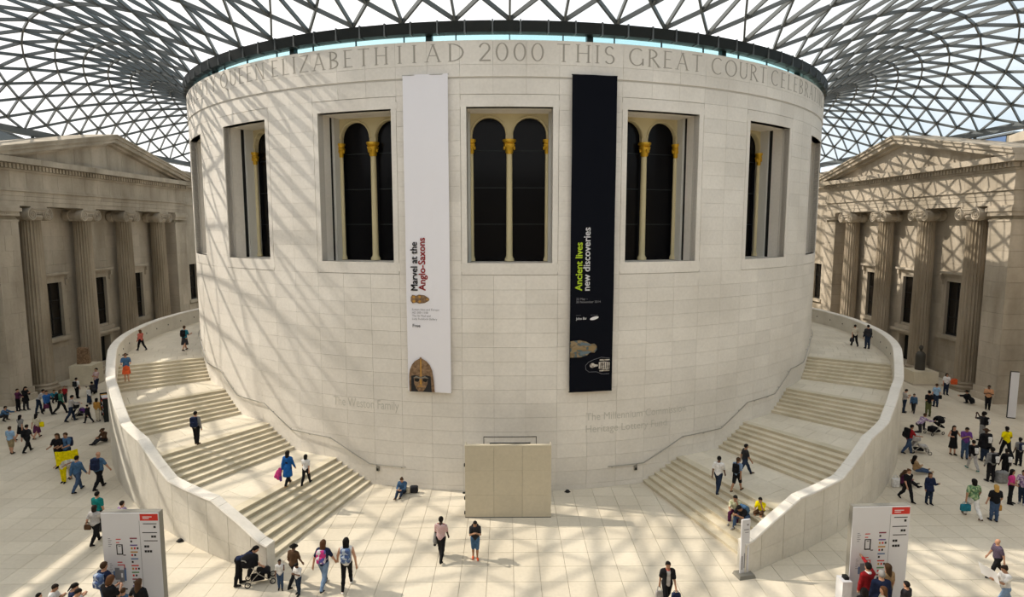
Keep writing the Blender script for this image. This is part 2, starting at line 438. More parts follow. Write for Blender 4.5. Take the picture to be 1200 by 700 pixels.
def build_window(idx, k):
    tc = WIN_C + BAY * k
    root = struct('window_%d' % idx, pol(R, tc, 0)); root.rotation_euler = (0, 0, rad(tc))
    # local frame: x along the wall, y into the drum, z up
    def to_local(mb):
        mi = (Matrix.Translation(pol(R, tc, 0)) @ Matrix.Rotation(rad(tc), 4, 'Z')).inverted()
        return mb.xform(mi)
    # carved surround: jambs, lintel and sill slabs with a recessed outline
    g = 0.05
    for t0, t1, z0, z1 in ((tc - FR + g, tc - OP, OZ0, OZ1), (tc + OP, tc + FR - g, OZ0, OZ1), (tc - FR + g, tc + FR - g, OZ1, FZ1 - .025), (tc - FR + g, tc + FR - g, FZ0 + .025, OZ0)):
        mb = MB(); sector(mb, R - .3, R + .004, t0, t1, z0, z1, 6); to_local(mb).build('surround', M['drum'], root)
    hw = R * math.sin(rad(OP))                       # half width of opening
    y0 = R - R * math.cos(rad(OP))
    # deep reveal
    for s in (-1, 1):
        x0, x1 = (s * hw, s * (hw + .25))
        MB().box(min(x0, x1), max(x0, x1), y0 + .05, 1.05, OZ0 - .1, OZ1 + .1).build('reveal', M['drum'], root)
        # dark gap between cladding and the old drum, then the plastered inner jamb
        x1 = s * (hw + .06)
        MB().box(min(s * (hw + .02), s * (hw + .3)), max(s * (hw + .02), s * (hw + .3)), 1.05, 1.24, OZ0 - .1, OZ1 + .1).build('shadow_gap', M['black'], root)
        xa, xb = s * (hw - .10), s * (hw + .3)
        MB().box(min(xa, xb), max(xa, xb), 1.24, 1.95, OZ0 - .1, OZ1 + .1).build('inner_jamb', M['jamb'], root)
    MB().box(-hw - .3, hw + .3, .1, 2.2, OZ1, OZ1 + .3).build('reveal_head', M['drum'], root)
    MB().box(-hw - .3, hw + .3, .1, 2.2, OZ0 - .4, OZ0 - .03).build('sill', M['drum'], root)
    # arched double light: cream plate with two round headed openings
    yp = 1.72; pw = hw - .10; aw = 0.77; cx = 0.94; zs_, ztop = 16.46, OZ1
    mb = MB(); N = 14
    for s in (-1, 1):
        c = s * cx
        L_ = c - aw if s < 0 else 0.0; Rr_ = 0.0 if s < 0 else c + aw
        xl = -pw if s < 0 else 0.0; xr = 0.0 if s < 0 else pw
        arc = [(c - aw * math.cos(PI * i / N), zs_ + aw * math.sin(PI * i / N)) for i in range(N + 1)]
        for i in range(N):     # spandrel strips from arch up to the head
            (xa, za), (xb, zb) = arc[i], arc[i + 1]
            for ya, flip in ((yp, 0), (yp + .22, 1)):
                q = [(xa, ya, za), (xb, ya, zb), (xb, ya, ztop), (xa, ya, ztop)]
                mb.add(q, [(0, 1, 2, 3) if not flip else (3, 2, 1, 0)])
            mb.add([(xa, yp, za), (xb, yp, zb), (xb, yp + .22, zb), (xa, yp + .22, za)], [(3, 2, 1, 0)])
        for xa, xb in ((xl, c - aw), (c + aw, xr)):
            if xb - xa > .01: mb.box(xa, xb, yp, yp + .22, 16.18, ztop)
    mb.build('arch_plate', M['cream'], root)
    for s in (-1, 1):          # raised archivolt ring
        pts = [(s * cx - (aw + .05) * math.cos(PI * i / 18), yp - .02, zs_ + (aw + .05) * math.sin(PI * i / 18)) for i in range(19)]
        MB().tube(pts, 0.045, 6).build('archivolt', M['cream'], root, True)
    # middle colonnette and side pilasters with gilded capitals
    for x, r_ in ((0, .15), (-cx - aw - .05, .10), (cx + aw + .05, .10)):
        col = MB().lathe([(r_ * 1.5, OZ0), (r_ * 1.5, OZ0 + .10), (r_ * 1.15, OZ0 + .18), (r_, OZ0 + .26), (r_ * .9, 15.6)], 14, (x, yp + .05, 0)).build('colonnette', M['cream'], root, True)
        mbc = MB().lathe([(r_ * .95, 15.58), (r_ * 1.25, 15.66), (r_ * 1.15, 15.8), (r_ * 1.9, 16.02), (r_ * 1.5, 16.06), (r_ * 2.1, 16.16), (r_ * 2.1, 16.24), (0.001, 16.24)], 12, (x, yp + .02, 0))
        for j in range(8):
            a = j * PI / 4; mbc.ball((x + r_ * 1.55 * math.cos(a), yp + .02 + r_ * 1.55 * math.sin(a), 15.86 + .12 * (j % 2)), (.05, .05, .10), 6, 4)
        mbc.build('gilded_capital', M['gold'], col, True)
    # dark panes in four tiers, thin glazing bars between
    tiers = [OZ0 - .03, 12.35, 14.05, 15.75, zs_ + aw + .05]
    for s in (-1, 1):
        for a, b in zip(tiers, tiers[1:]):
            MB().box(s * cx - aw - .02, s * cx + aw + .02, yp + .26, yp + .30, a + .012, b - .012).build('pane', M['black_glass'], root)
        for b in tiers[1:-1]:
            MB().box(s * cx - aw, s * cx + aw, yp + .23, yp + .27, b - .02, b + .02).build('glazing_bar', M['dark_metal'], root)
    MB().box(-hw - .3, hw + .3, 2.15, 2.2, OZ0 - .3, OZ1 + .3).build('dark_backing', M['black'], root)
for i_, k_ in enumerate(range(-3, 4)): build_window(i_ + 1, k_)
for k_ in (-4, 4):
    tc_ = WIN_C + BAY * k_; mb_ = MB(); sector(mb_, R - .5, R - .05, tc_ - OP - .1, tc_ + OP + .1, OZ0 - .05, OZ1 + .05, 3)
    mb_.build('rear_cladding', M['drum'], drum)

# door in the drum behind the hoarding
def build_door():
    root = struct('door_1', (0, 0, 0)); c = WIN_C + .02
    a, b = c - 3.15, c + 3.15
    for t0, t1, z0, z1 in ((a, a + .06, 0, 2.62), (b - .06, b, 0, 2.62), (a, b, 2.615, 2.64)):
        mb = MB(); sector(mb, R - .02, R + .012, t0, t1, z0, z1, 6); mb.build('outline_joint', M['black'], root)
    mb = MB(); sector(mb, R - .02, R + .010, c - 2.42, c + 2.42, 2.27, 2.35, 6); mb.build('head_recess', M['dark_metal'], root)
    mb = MB(); sector(mb, R - .02, R + .008, c - 2.3, c, 0, 2.24, 6); mb.build('door_leaf', M['jamb'], root)
    mb = MB(); sector(mb, R - .02, R + .008, c + .02, c + 2.3, 0, 2.24, 6); mb.build('door_leaf', M['jamb'], root)
build_door()

# ------------------------------------------------------------------ inscriptions
# carved roman capitals as strokes: (x0,y0,x1,y1,weight) or arcs ('a',cx,cy,rx,ry,deg0,deg1); widths relative to cap height 1
T_, H_ = 0.085, 0.04
GL = {
 'I': (.16, [(.08, 0, .08, 1, T_)]), 'J': (.26, [(.18, .0, .18, 1, T_), ('a', .06, .02, .12, .2, -90, 0)]),
 'L': (.52, [(.1, 0, .1, 1, T_), (.1, .02, .5, .02, H_)]), 'E': (.54, [(.1, 0, .1, 1, T_), (.1, .02, .5, .02, H_), (.1, .98, .48, .98, H_), (.1, .52, .4, .52, H_)]),
 'T': (.66, [(.33, 0, .33, 1, T_), (.02, .98, .64, .98, H_)]), 'H': (.72, [(.1, 0, .1, 1, T_), (.62, 0, .62, 1, T_), (.1, .52, .62, .52, H_)]),
 'A': (.74, [(.06, 0, .37, 1, H_), (.37, 1, .68, 0, T_), (.18, .36, .56, .36, H_)]), 'N': (.78, [(.1, 0, .1, 1, H_), (.1, 1, .68, 0, T_), (.68, 0, .68, 1, H_)]),
 'M': (.9, [(.08, 0, .14, 1, H_), (.14, 1, .45, .04, T_), (.45, .04, .76, 1, H_), (.76, 1, .82, 0, T_)]),
 'Y': (.68, [(.34, 0, .34, .46, T_), (.04, 1, .34, .46, T_), (.34, .46, .64, 1, H_)]), 'Z': (.64, [(.06, .98, .6, .98, H_), (.6, 1, .05, 0, T_), (.05, .02, .6, .02, H_)]),
 'U': (.72, [(.1, .3, .1, 1, T_), (.6, .3, .6, 1, H_), ('a', .35, .3, .25, .29, 180, 360)]),
 'C': (.78, [('a', .44, .5, .38, .49, 50, 310)]), 'O': (.9, [('a', .45, .5, .39, .49, 0, 360)]), '0': (.66, [('a', .33, .5, .26, .49, 0, 360)]),
 'Q': (.9, [('a', .45, .5, .39, .49, 0, 360), (.48, .05, .9, -.22, T_)]), 'G': (.82, [('a', .44, .5, .38, .49, 50, 330), (.76, .05, .76, .42, T_)]),
 'D': (.82, [(.1, 0, .1, 1, T_), ('a', .1, .5, .62, .49, -90, 90)]), 'B': (.6, [(.1, 0, .1, 1, T_), ('a', .1, .75, .36, .24, -90, 90), ('a', .1, .26, .42, .25, -90, 90)]),
 'R': (.66, [(.1, 0, .1, 1, T_), ('a', .1, .74, .38, .25, -90, 90), (.26, .49, .64, 0, T_)]), 'S': (.54, [('a', .27, .74, .2, .24, 30, 270), ('a', .27, .26, .22, .25, -150, 90)]),
 '2': (.6, [('a', .29, .73, .23, .26, -30, 170), (.48, .58, .06, .02, T_), (.05, .03, .56, .03, T_)]),
 'X': (.7, [(.05, 1, .65, 0, T_), (.65, 1, .05, 0, H_)]),
}
SERIF = 'IJLETHANMYUDBR'
def glyph(mb, ch, x0, s, z0, rr, kx):
    """strokes of a carved capital bent round the drum; kx squeezes it sideways"""
    w, st = GL[ch]; segs = []
    for q in st:
        if q[0] == 'a':
            _, cx, cy, rx, ry, a0, a1 = q; n = max(6, int(abs(a1 - a0) / 18))
            for i in range(n):
                A, B_ = rad(a0 + (a1 - a0) * i / n), rad(a0 + (a1 - a0) * (i + 1) / n)
                wt = H_ + (T_ - H_) * abs(math.cos((A + B_) / 2))
                segs.append((cx + rx * math.cos(A), cy + ry * math.sin(A), cx + rx * math.cos(B_), cy + ry * math.sin(B_), wt))
        else:
            segs.append(q)
            if ch in SERIF and abs(q[3] - q[1]) > .4:
                for (sx, sy) in ((q[0], q[1]), (q[2], q[3])):
                    if sy < .05 or sy > .95: segs.append((sx - .1, min(max(sy, .015), .985), sx + .1, min(max(sy, .015), .985), .03))
    for xa, ya, xb, yb, wt in segs:
        d = Vector((xb - xa, yb - ya)); ln = d.length
        if ln < 1e-4: continue
        nrm = Vector((-d.y, d.x)) / ln * wt / 2
        e = d / ln * wt * .12
        P = [(xa - nrm.x - e.x, ya - nrm.y - e.y), (xb - nrm.x + e.x, yb - nrm.y + e.y), (xb + nrm.x + e.x, yb + nrm.y + e.y), (xa + nrm.x - e.x, ya + nrm.y - e.y)]
        lo = [pol(rr - .02, x0 + (px * s * kx) / rr * 57.2958, z0 + py * s) for px, py in P]
        hi = [pol(rr + .004, x0 + (px * s * kx) / rr * 57.2958, z0 + py * s) for px, py in P]
        mb.hexa(lo + hi)
    return w
WORDS = [('HER', -70.0, -62.0), ('MAJESTY', -58.8, -43.1), ('QUEEN', -41.7, -31.5), ('ELIZABETH', -30.2, -13.5), ('II', -12.3, -10.2), ('AD', -9.1, -4.6), ('2000', -3.1, 4.2),
         ('THIS', 5.6, 12.3), ('GREAT', 14.0, 23.9), ('COURT', 25.3, 35.5), ('CELEBRATING', 36.5, 58.5), ('THE', 61, 67)]
def build_inscription():
    root = drum
    for wd, t0, t1 in WORDS:
        nat = sum(GL[c][0] + .10 for c in wd) - .10
        s = 0.74; avail = rad(t1 - t0) * (R + .03); kx = min(avail / (nat * s), 1.22); x = t0
        gap = .10 * kx + max(0, avail - nat * s * kx) / max(1, len(wd) - 1) / s
        for c in wd:
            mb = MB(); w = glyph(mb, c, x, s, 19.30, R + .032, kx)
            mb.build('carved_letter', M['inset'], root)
            x += (w * kx + gap) * s / (R + .03) * 57.2958
def wall_text(txt, size, t0, t1, z, mat):
    vs_, fs = text_mesh(txt, size, 0.0)
    xs = [p.x for p in vs_]; x0, x1 = min(xs), max(xs); k = rad(t1 - t0) * R / (x1 - x0)
    mb = MB(); n = len(vs_)
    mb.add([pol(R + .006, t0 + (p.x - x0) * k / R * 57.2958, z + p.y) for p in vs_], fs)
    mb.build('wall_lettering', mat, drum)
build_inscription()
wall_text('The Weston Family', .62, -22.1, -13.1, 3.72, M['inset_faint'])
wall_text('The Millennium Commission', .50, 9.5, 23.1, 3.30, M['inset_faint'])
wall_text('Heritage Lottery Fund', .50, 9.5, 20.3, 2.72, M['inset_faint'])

# gutter ring and clerestory on top of the drum
def build_eaves():
    root = struct('trim_1')
    mb = MB(); sector(mb, 21.62, 22.06, -180, 180, 20.55, 20.62, 120); mb.build('soffit_ring', M['teal_metal'], root)
    n = 118; seg = 360 / n
    mbx = MB()
    t = -seg / 2 + .14; p = [pol(21.85, 0.16, 20.46)]
    def segm():
        m = MB(); a0, a1 = -seg / 2 + .16, seg / 2 - .16; vs_ = []
        for k in range(3):
            a = a0 + (a1 - a0) * k / 2
            vs_ += [pol(22.05, a, 20.46), pol(22.30, a, 20.48), pol(22.40, a, 20.92), pol(22.10, a, 21.02)]
        fs = []
        for k in range(2):
            o = 4 * k
            for i, j in ((0, 1), (1, 2), (2, 3), (3, 0)): fs.append((o + i, o + j, o + 4 + j, o + 4 + i))
        fs += [(3, 2, 1, 0), (8, 9, 10, 11)]
        m.add(vs_, fs); m.v = [(x - DX, y - DY, z) for x, y, z in m.v]; return m.mesh('gutter_segment', M['dark_metal'])
    me = segm()
    br = MB().box(-.035, .035, -22.37, -22.0, 20.44, 20.98).mesh('gutter_bracket', M['steel'])
    for k in range(n):
        inst('gutter_segment', me, root, (DX, DY, 0), rad(k * seg))
        inst('gutter_bracket', br, root, (DX, DY, 0), rad((k + .5) * seg))
    mb = MB(); sector(mb, 21.6, 22.06, -180, 180, 20.62, 21.0, 120); mb.build('ring_girder', M['dark_metal'], root)
    for k in range(-30, 31):
        t0 = WIN_C + k * BAY / 3
        if abs(t0) > 100: continue
        mb = MB(); sector(mb, 21.68, 21.70, t0 + .06, t0 + BAY / 3 - .06, DRUM_TOP - .1, 20.58, 3); mb.build('clerestory_pane', M['clere_glass'], root)
        mb = MB(); sector(mb, 21.66, 21.73, t0 - .06, t0 + .06, DRUM_TOP - .1, 20.58, 1); mb.build('mullion', M['teal_metal'], root)
    for k in range(-6, 6):
        t0 = WIN_C + (k + .5) * BAY
        mb = MB(); sector(mb, 21.62, 21.86, t0 - .36, t0 + .36, DRUM_TOP - .1, 20.58, 1); mb.build('post', M['teal_metal'], root)
build_eaves()

# ================================================================== ROOF
HX, Y_S, Y_N = 36.6, -1.2, DY + 46.0          # court walls
Z_EDGE, Z_RING, R_RING = 19.55, 20.98, 22.30
NR, NROW = 60, 18
def roof_z(x, y):
    lx, ly = x - DX, y - DY; r = math.hypot(lx, ly); c, d = DY - Y_S, Y_N - DY; b = HX
    psi = (1 - lx / b) * (1 + lx / b) * (1 + ly / c) * (1 - ly / d)
    q = R_RING / max(r, 1e-6)
    den = (1 - q * lx / b) * (1 + q * lx / b) * (1 + q * ly / c) * (1 - q * ly / d)
    eta = psi / den
    al = (r / R_RING - 1) * psi
    c2 = (lx * lx - ly * ly) / (r * r)
    w = .5 * (1 - c2); g = (1 - w) * (ROOF_A + ROOF_A2 * psi) + w * ROOF_B + 15 * w ** 5
    return Z_EDGE + (Z_RING - Z_EDGE) * eta + al * g
ROOF_A, ROOF_A2, ROOF_B, ROOF_P, ROOF_K, ROOF_Q = 11.3, 23.4, 6.15, 1.21, 10.8, 2.57
def roof_node(j, i):
    t = j / NROW; a = 2 * PI * (i + (j % 2) * .5) / NR + rad(.35)
    a += rad(ROOF_K) * math.sin(a) * t ** ROOF_Q
    sx, sy = math.sin(a), -math.cos(a)
    k = 1e9
    if abs(sx) > 1e-6: k = min(k, HX / abs(sx))
    if sy < -1e-6: k = min(k, (DY - Y_S) / -sy)
    if sy > 1e-6: k = min(k, (Y_N - DY) / sy)
    r = R_RING + (k - R_RING) * t ** ROOF_P
    x, y = DX + r * sx, DY + r * sy
    return Vector((x, y, roof_z(x, y)))
def build_roof():
    root = struct('ceiling')
    P = [[roof_node(j, i) for i in range(NR)] for j in range(NROW + 1)]
    bars = []; panes = []
    for j in range(NROW):
        for i in range(NR):
            if j % 2 == 0: n1, n2 = P[j + 1][i - 1], P[j + 1][i]
            else: n1, n2 = P[j + 1][i], P[j + 1][(i + 1) % NR]
            p = P[j][i]
            bars += [(p, n1), (p, n2)]
            if j + 2 <= NROW: bars.append((p, P[j + 2][i]))
            # triangles split by the radial bars
            if j + 2 <= NROW:
                top = P[j + 2][i]; panes += [(p, n2, top), (p, top, n1)]
    for i in range(NR):          # first and last rows
        panes.append((P[0][i], P[0][(i + 1) % NR], P[1][i]))
        panes.append((P[NROW][i], P[NROW][(i + 1) % NR], P[NROW - 1][i]) if NROW % 2 == 0 else (P[NROW][i - 1], P[NROW][i], P[NROW - 1][i]))
    cp = Vector((0, 0, CAM_H))
    def vis(a, b):
        m = (a + b) / 2; v = m - cp
        if v.y < 3: return 1e9
        u = v.x / v.y; w = v.z / v.y
        if abs(u) > .86 or w > .36: return 1e8 + v.length
        rr = math.hypot(m.x - DX, m.y - DY)
        if m.y > DY + 4 and abs(m.x) < 24: return 1e7 + v.length
        return v.length / max((b - a).length, .1)
    bars.sort(key=lambda q: vis(*q))
    rest = MB()
    for n, (a, b) in enumerate(bars):
        if n < 300:
            MB().bar(a, b, .088, .18).build('lattice_bar', M['steel'], root)
        else: rest.bar(a, b, .088, .18)
    stuff(rest.build('lattice_bars', M['steel'], root))
    panes.sort(key=lambda q: vis((q[0] + q[1]) / 2, (q[1] + q[2]) / 2))
    rest = MB()
    def pane(mb, q):
        c = (q[0] + q[1] + q[2]) / 3; up = Vector((0, 0, .12))
        lo = [c + (p - c) * .97 + up for p in q]; hi = [p + Vector((0, 0, .03)) for p in lo]
        mb.add(lo + hi, [(0, 1, 2), (5, 4, 3), (0, 3, 4, 1), (1, 4, 5, 2), (2, 5, 3, 0)])
    for n, q in enumerate(panes):
        if n < 300:
            mb = MB(); pane(mb, q); mb.build('glass_pane', M['roof_glass'], root)
        else: pane(rest, q)
    stuff(rest.build('glass_panes', M['roof_glass'], root))
    # node castings
    nd = MB()
    for j in range(NROW + 1):
        for p in P[j]:
            if p.y > 3: nd.ball(p, (.10, .10, .10), 6, 4)
    stuff(nd.build('lattice_nodes', M['steel'], root))
    # edge beam round the court on short posts
    z = Z_EDGE - .12
    for a, b in (((-HX, Y_S, z), (-HX, Y_N, z)), ((HX, Y_S, z), (HX, Y_N, z)), ((-HX, Y_S, z), (HX, Y_S, z)), ((-HX, Y_N, z), (HX, Y_N, z))):
        MB().bar(a, b, .5, .46).build('edge_beam', M['beam'], root)
    y = Y_S + 2
    while y < Y_N:
        for s in (-1, 1): MB().bar((s * HX, y, 18.2), (s * HX, y, z), .16, .16).build('edge_post', M['beam'], root)
        y += 6.1
build_roof()

# ================================================================== SIDE WALLS WITH THEIR PORTICOES
PC, CSP = 54.45, 5.55            # middle of the portico along the court, column spacing
XF, XB, XW = 34.0, 35.55, 36.6   # front plane, wall behind the columns, main wall
P0, P1 = 42.1, 66.8              # ends of the portico block
def column_meshes():
    n = 20; mb = MB(); prof = [(0.70, 0.62), (0.705, 3.2), (0.685, 7.0), (0.655, 10.0), (0.625, 12.75)]
    m = n * 4; vs_ = []; fs = []
    for r, z in prof:
        for k in range(m):
            a = 2 * PI * k / m; ph = k % 4
            rr = r if ph == 0 else r - (.075 if ph == 2 else .055)
            vs_.append((rr * math.cos(a), rr * math.sin(a), z))
    for i in range(len(prof) - 1):
        for k in range(m): fs.append((i * m + k, i * m + (k + 1) % m, (i + 1) * m + (k + 1) % m, (i + 1) * m + k))
    mb.add(vs_, fs); shaft = mb.mesh('shaft', M['old_column'])
    base = MB().lathe([(.98, 0), (.98, .16), (.99, .2), (1.0, .3), (.93, .38), (.84, .42), (.82, .48), (.88, .52), (.88, .58), (.80, .62), (.72, .66)], 28)
    base.box(-1.0, 1.0, -1.0, 1.0, -.01, .12)
    base = base.mesh('column_base', M['old_column'], True)
    # ionic capital, front towards -x (turned for the other side)
    cap = MB(); cap.lathe([(.64, 12.72), (.72, 12.80), (.80, 12.98), (.74, 13.1)], 24)
    for s in (-1, 1):
        yv = s * .80; zv = 13.14; N = 40; turns = 2.4; pts = []
        for i in range(N + 1):
            th = turns * 2 * PI * i / N; r = .45 * (1 - .84 * i / N)
            pts.append((-.80, yv + s * r * math.sin(th), zv + r * math.cos(th)))
        cap.tube(pts, [.060 * (1 - .5 * i / N) for i in range(N + 1)], 5)
        ring = [(yv + .44 * math.cos(2 * PI * k / 20), zv + .44 * math.sin(2 * PI * k / 20)) for k in range(20)]
        cap.prism(ring, 'x', -.76, -.30); cap.prism(ring, 'x', .30, .76)
        mid = [(yv + .30 * math.cos(2 * PI * k / 16), zv + .30 * math.sin(2 * PI * k / 16)) for k in range(16)]
        cap.prism(mid, 'x', -.30, .30)
        cap.ball((-.80, yv, zv), (.07, .09, .09), 8, 5)
    cap.box(-.77, .77, -.80, .80, 13.30, 13.57)
    cap.tube([(-.80, -.80, 13.56), (-.80, -.3, 13.50), (-.80, .3, 13.50), (-.80, .80, 13.56)], .05, 5)
    for k in range(5): cap.ball((-.74, -.3 + .15 * k, 13.22), (.06, .06, .10), 6, 4)
    cap.box(-.72, .72, -.80, .80, 13.58, 13.72)
    return shaft, base, cap.mesh('capital', M['old'], True)
COLM = column_meshes()
def wall_side(side):
    sgn = -1 if side == 'left' else 1
    root = struct('wall_' + side)
    def bx(mb, xa, xb, ya, yb, za, zb):
        a, b = sgn * xa, sgn * xb; return mb.box(min(a, b), max(a, b), ya, yb, za, zb)
    def part(name, xa, xb, ya, yb, za, zb, mat='old', parent=None):
        return bx(MB(), xa, xb, ya, yb, za, zb).build(name, M[mat], parent or root)
    cnt = [0]; rest = MB()
    def blocks(x, y0, y1, z0, z1, w, h, holes=(), dep=.12, shift=True):
        """courses of ashlar facing standing on plane x, split round the holes"""
        nz = max(1, round((z1 - z0) / h)); hz = (z1 - z0) / nz; g = .005
        for k in range(nz):
            za, zb = z0 + k * hz, z0 + (k + 1) * hz
            off = (w / 2 if (k % 2 and shift) else 0); ys = [y0]; y = y0 + w - off
            while y < y1 - .25: ys.append(y); y += w
            ys.append(y1)
            for a, b in zip(ys, ys[1:]):
                seg = [(a, b)]
                for (ha, hb, hza, hzb) in holes:
                    if zb <= hza + .01 or za >= hzb - .01: continue
                    o = []
                    for (p, q) in seg:
                        if q <= ha or p >= hb: o.append((p, q)); continue
                        if p < ha: o.append((p, ha))
                        if q > hb: o.append((hb, q))
                    seg = o
                out = [(p, q, za, zb) for p, q in seg if q - p > .05]
                for (ha, hb, hza, hzb) in holes:       # pieces above and below an opening within the course
                    p, q = max(a, ha), min(b, hb)
                    if q - p < .05 or zb <= hza + .01 or za >= hzb - .01: continue
                    if zb - hzb > .04: out.append((p, q, hzb, zb))
                    if hza - za > .04: out.append((p, q, za, hza))
                for p, q, zl, zh in out:
                    if cnt[0] < 290: bx(MB(), x, x + dep, p + g, q - g, zl + g, zh - g).build('ashlar_block', M['old'], root); cnt[0] += 1
                    else: bx(rest, x, x + dep, p + g, q - g, zl + g, zh - g)
    # openings: (centre, half width) on the wall behind the columns
    mid = [PC - CSP, PC, PC + CSP]; hw = .95; wz0, wz1 = 3.6, 7.9
    holes = [(c - hw - .35, c + hw + .35, wz0 - .3, wz1 + .45) for c in mid] + [(PC - 1.3, PC + 1.3, 0, 3.2)]
    # core of the wall with its openings left out
    def core(x0, x1, ya, yb, z1, hol):
        ys = sorted({ya, yb} | {h[0] for h in hol} | {h[1] for h in hol})
        mb = MB()
        for a, b in zip(ys, ys[1:]):
            c = (a + b) / 2; cur = 0.0
            for h in sorted([h for h in hol if h[0] < c < h[1]], key=lambda h: h[2]):
                if h[2] > cur: bx(mb, x0, x1, a, b, cur, h[2])
                cur = max(cur, h[3])
            if cur < z1: bx(mb, x0, x1, a, b, cur, z1)
        mb.build('masonry_core', M['old_dark'], root)
    core(XB + .12, XW + .1, P0 + 1.9, P1 - 1.9, 13.7, holes)
    fh = [(72.9 - .8, 72.9 + .8, 3.7, 8.0), (80.5 - .8, 80.5 + .8, 3.7, 8.0), (36 - .8, 36 + .8, 3.7, 8.0), (28 - .8, 28 + .8, 3.7, 8.0)]
    core(XW + .1, XW + 1.6, Y_S - .5, P0, 18.0, fh[2:]); core(XW + .1, XW + 1.6, P1, Y_N + .5, 18.0, fh[:2])
    part('masonry_core', XW + .1, XW + 1.6, P0, P1, 0, 18.0, 'old_dark')
    # antae at both ends: stacked blocks on a core, moulded capital
    for (a, b) in ((P0, P0 + 1.95), (P1 - 2.0, P1)):
        part('anta_core', XF + .12, XW + .1, a + .02, b - .02, 0, 13.7, 'old_dark')
        blocks(XF, a, b, .9, 12.75, 1.3, 1.08)
        # returns of the anta
        inner = b if a == P0 else a; s_ = 1 if a == P0 else -1
        z = .9
        while z < 12.7:
            for yy, si in ((inner, s_), ((a if a == P0 else b), -s_)):
                bx(MB(), XF, XW, min(yy, yy + si * .015), max(yy, yy + si * .015), z + .012, z + 1.066).build('return_block', M['old'], root)
            z += 1.078
        part('anta_plinth', XF - .22, XW, a - .15, b + .15, 0, .45); part('anta_plinth', XF - .10, XW, a - .08, b + .08, .45, .9)
        part('anta_necking', XF - .05, XW, a - .05, b + .05, 12.62, 12.72)
        part('anta_capital', XF - .10, XW, a - .10, b + .10, 13.0, 13.3); part('anta_capital', XF - .20, XW, a - .20, b + .20, 13.3, 13.55)
        part('anta_capital', XF - .12, XW, a - .12, b + .12, 13.55, 13.72)
        mb = MB(); n = int((b - a) / .16)
        for k in range(n): mb.ball((sgn * (XF - .07), a + (k + .5) * (b - a) / n, 13.18), (.07, .06, .10), 6, 4)
        stuff(mb.build('egg_moulding', M['old'], root))
    blocks(XB, P0 + 1.95, P1 - 2.0, .5, 13.7, 2.6, 1.1, holes)
    part('back_plinth', XB - .1, XB + .2, P0 + 1.95, P1 - 2.0, 0, .5)
    # main wall beyond and before the portico
    blocks(XW, P1, P1 + 15, .5, 17.9, 2.2, 1.1, [(h[0] - .3, h[1] + .3, h[2] - .3, h[3] + .3) for h in fh[:2]])
    blocks(XW, P0 - 18, P0, .5, 17.9, 2.2, 1.1, [(h[0] - .3, h[1] + .3, h[2] - .3, h[3] + .3) for h in fh[2:]])
    stuff(rest.build('ashlar_blocks', M['old'], root))
    for (ya, yb) in ((Y_S - .5, P0), (P1, Y_N)):
        part('string_course', XW - .15, XW + .2, ya, yb, 14.75, 15.1)
        part('wall_cornice', XW - .55, XW + .3, ya, yb, 16.75, 17.1); part('wall_cornice', XW - .75, XW + .3, ya, yb, 17.1, 17.5)
        part('wall_plinth', XW - .15, XW + .2, ya, yb, 0, .6)
        part('blocking_course', XW, XW + 1.6, ya, yb, 17.5, 18.6)
    # windows
    def window(c, x, w, z0, z1, hood, n):
        wd = struct('window_%d' % n)
        p = lambda nm, xa, xb, ya, yb, za, zb, mat='old': part(nm, xa, xb, ya, yb, za, zb, mat, wd)
        p('jamb', x - .09, x + .6, c - w - .35, c - w, z0, z1 + .30); p('jamb', x - .09, x + .6, c + w, c + w + .35, z0, z1 + .30)
        p('lintel', x - .09, x + .6, c - w, c + w, z1, z1 + .30)
        p('sill', x - .28, x + .6, c - w - .5, c + w + .5, z0 - .32, z0)
        if hood:
            p('hood', x - .20, x + .2, c - w - .55, c + w + .55, z1 + .48, z1 + .62); p('hood', x - .42, x + .2, c - w - .7, c + w + .7, z1 + .62, z1 + .80)
            p('frieze', x - .12, x + .2, c - w - .35, c + w + .35, z1 + .30, z1 + .48)
            for s in (-1, 1):
                yc = c + s * (w + .46)
                p('console', x - .34, x + .1, yc - .10, yc + .10, z1 + .18, z1 + .52); p('console', x - .20, x + .1, yc - .09, yc + .09, z1 - .25, z1 + .18)
        for i in range(2):
            for j in range(3):
                ya = c - w + i * w + .04; yb = ya + w - .08; za = z0 + j * (z1 - z0) / 3 + .04; zb = za + (z1 - z0) / 3 - .08
                p('pane', x + .20, x + .24, ya, yb, za, zb, 'old_glass')
        p('mullion', x + .16, x + .26, c - .035, c + .035, z0, z1, 'black')
        for j in range(1, 3): p('transom', x + .16, x + .26, c - w, c + w, z0 + j * (z1 - z0) / 3 - .035, z0 + j * (z1 - z0) / 3 + .035, 'black')
        for s in (-1, 1): p('sash_frame', x + .16, x + .26, c + s * (w - .05) - .05, c + s * (w - .05) + .05, z0, z1, 'black')
        p('sash_frame', x + .14, x + .26, c - w, c + w, z0, z0 + .16, 'black')
        p('dark_room', x + .30, x + .34, c - w - .1, c + w + .1, z0 - .1, z1 + .1, 'black')
    base = 7 if side == 'left' else 12
    for i, c in enumerate(mid): window(c, XB, hw, wz0, wz1, True, base + 1 + i)
    window(72.9, XW, .8, 3.9, 8.0, False, base + 4); window(36, XW, .8, 3.9, 8.0, False, base + 5)
    # door under the middle window
    dr = struct('door_%d' % (2 if side == 'left' else 3))
    for s in (-1, 1): part('door_jamb', XB - .12, XB + .6, PC + s * 1.12 - .18, PC + s * 1.12 + .18, 0, 2.75, 'old', dr)
    part('door_lintel', XB - .12, XB + .6, PC - 1.3, PC + 1.3, 2.75, 3.05, 'old', dr)
    part('door_hood', XB - .5, XB + .2, PC - 1.75, PC + 1.75, 3.05, 3.27, 'old', dr)
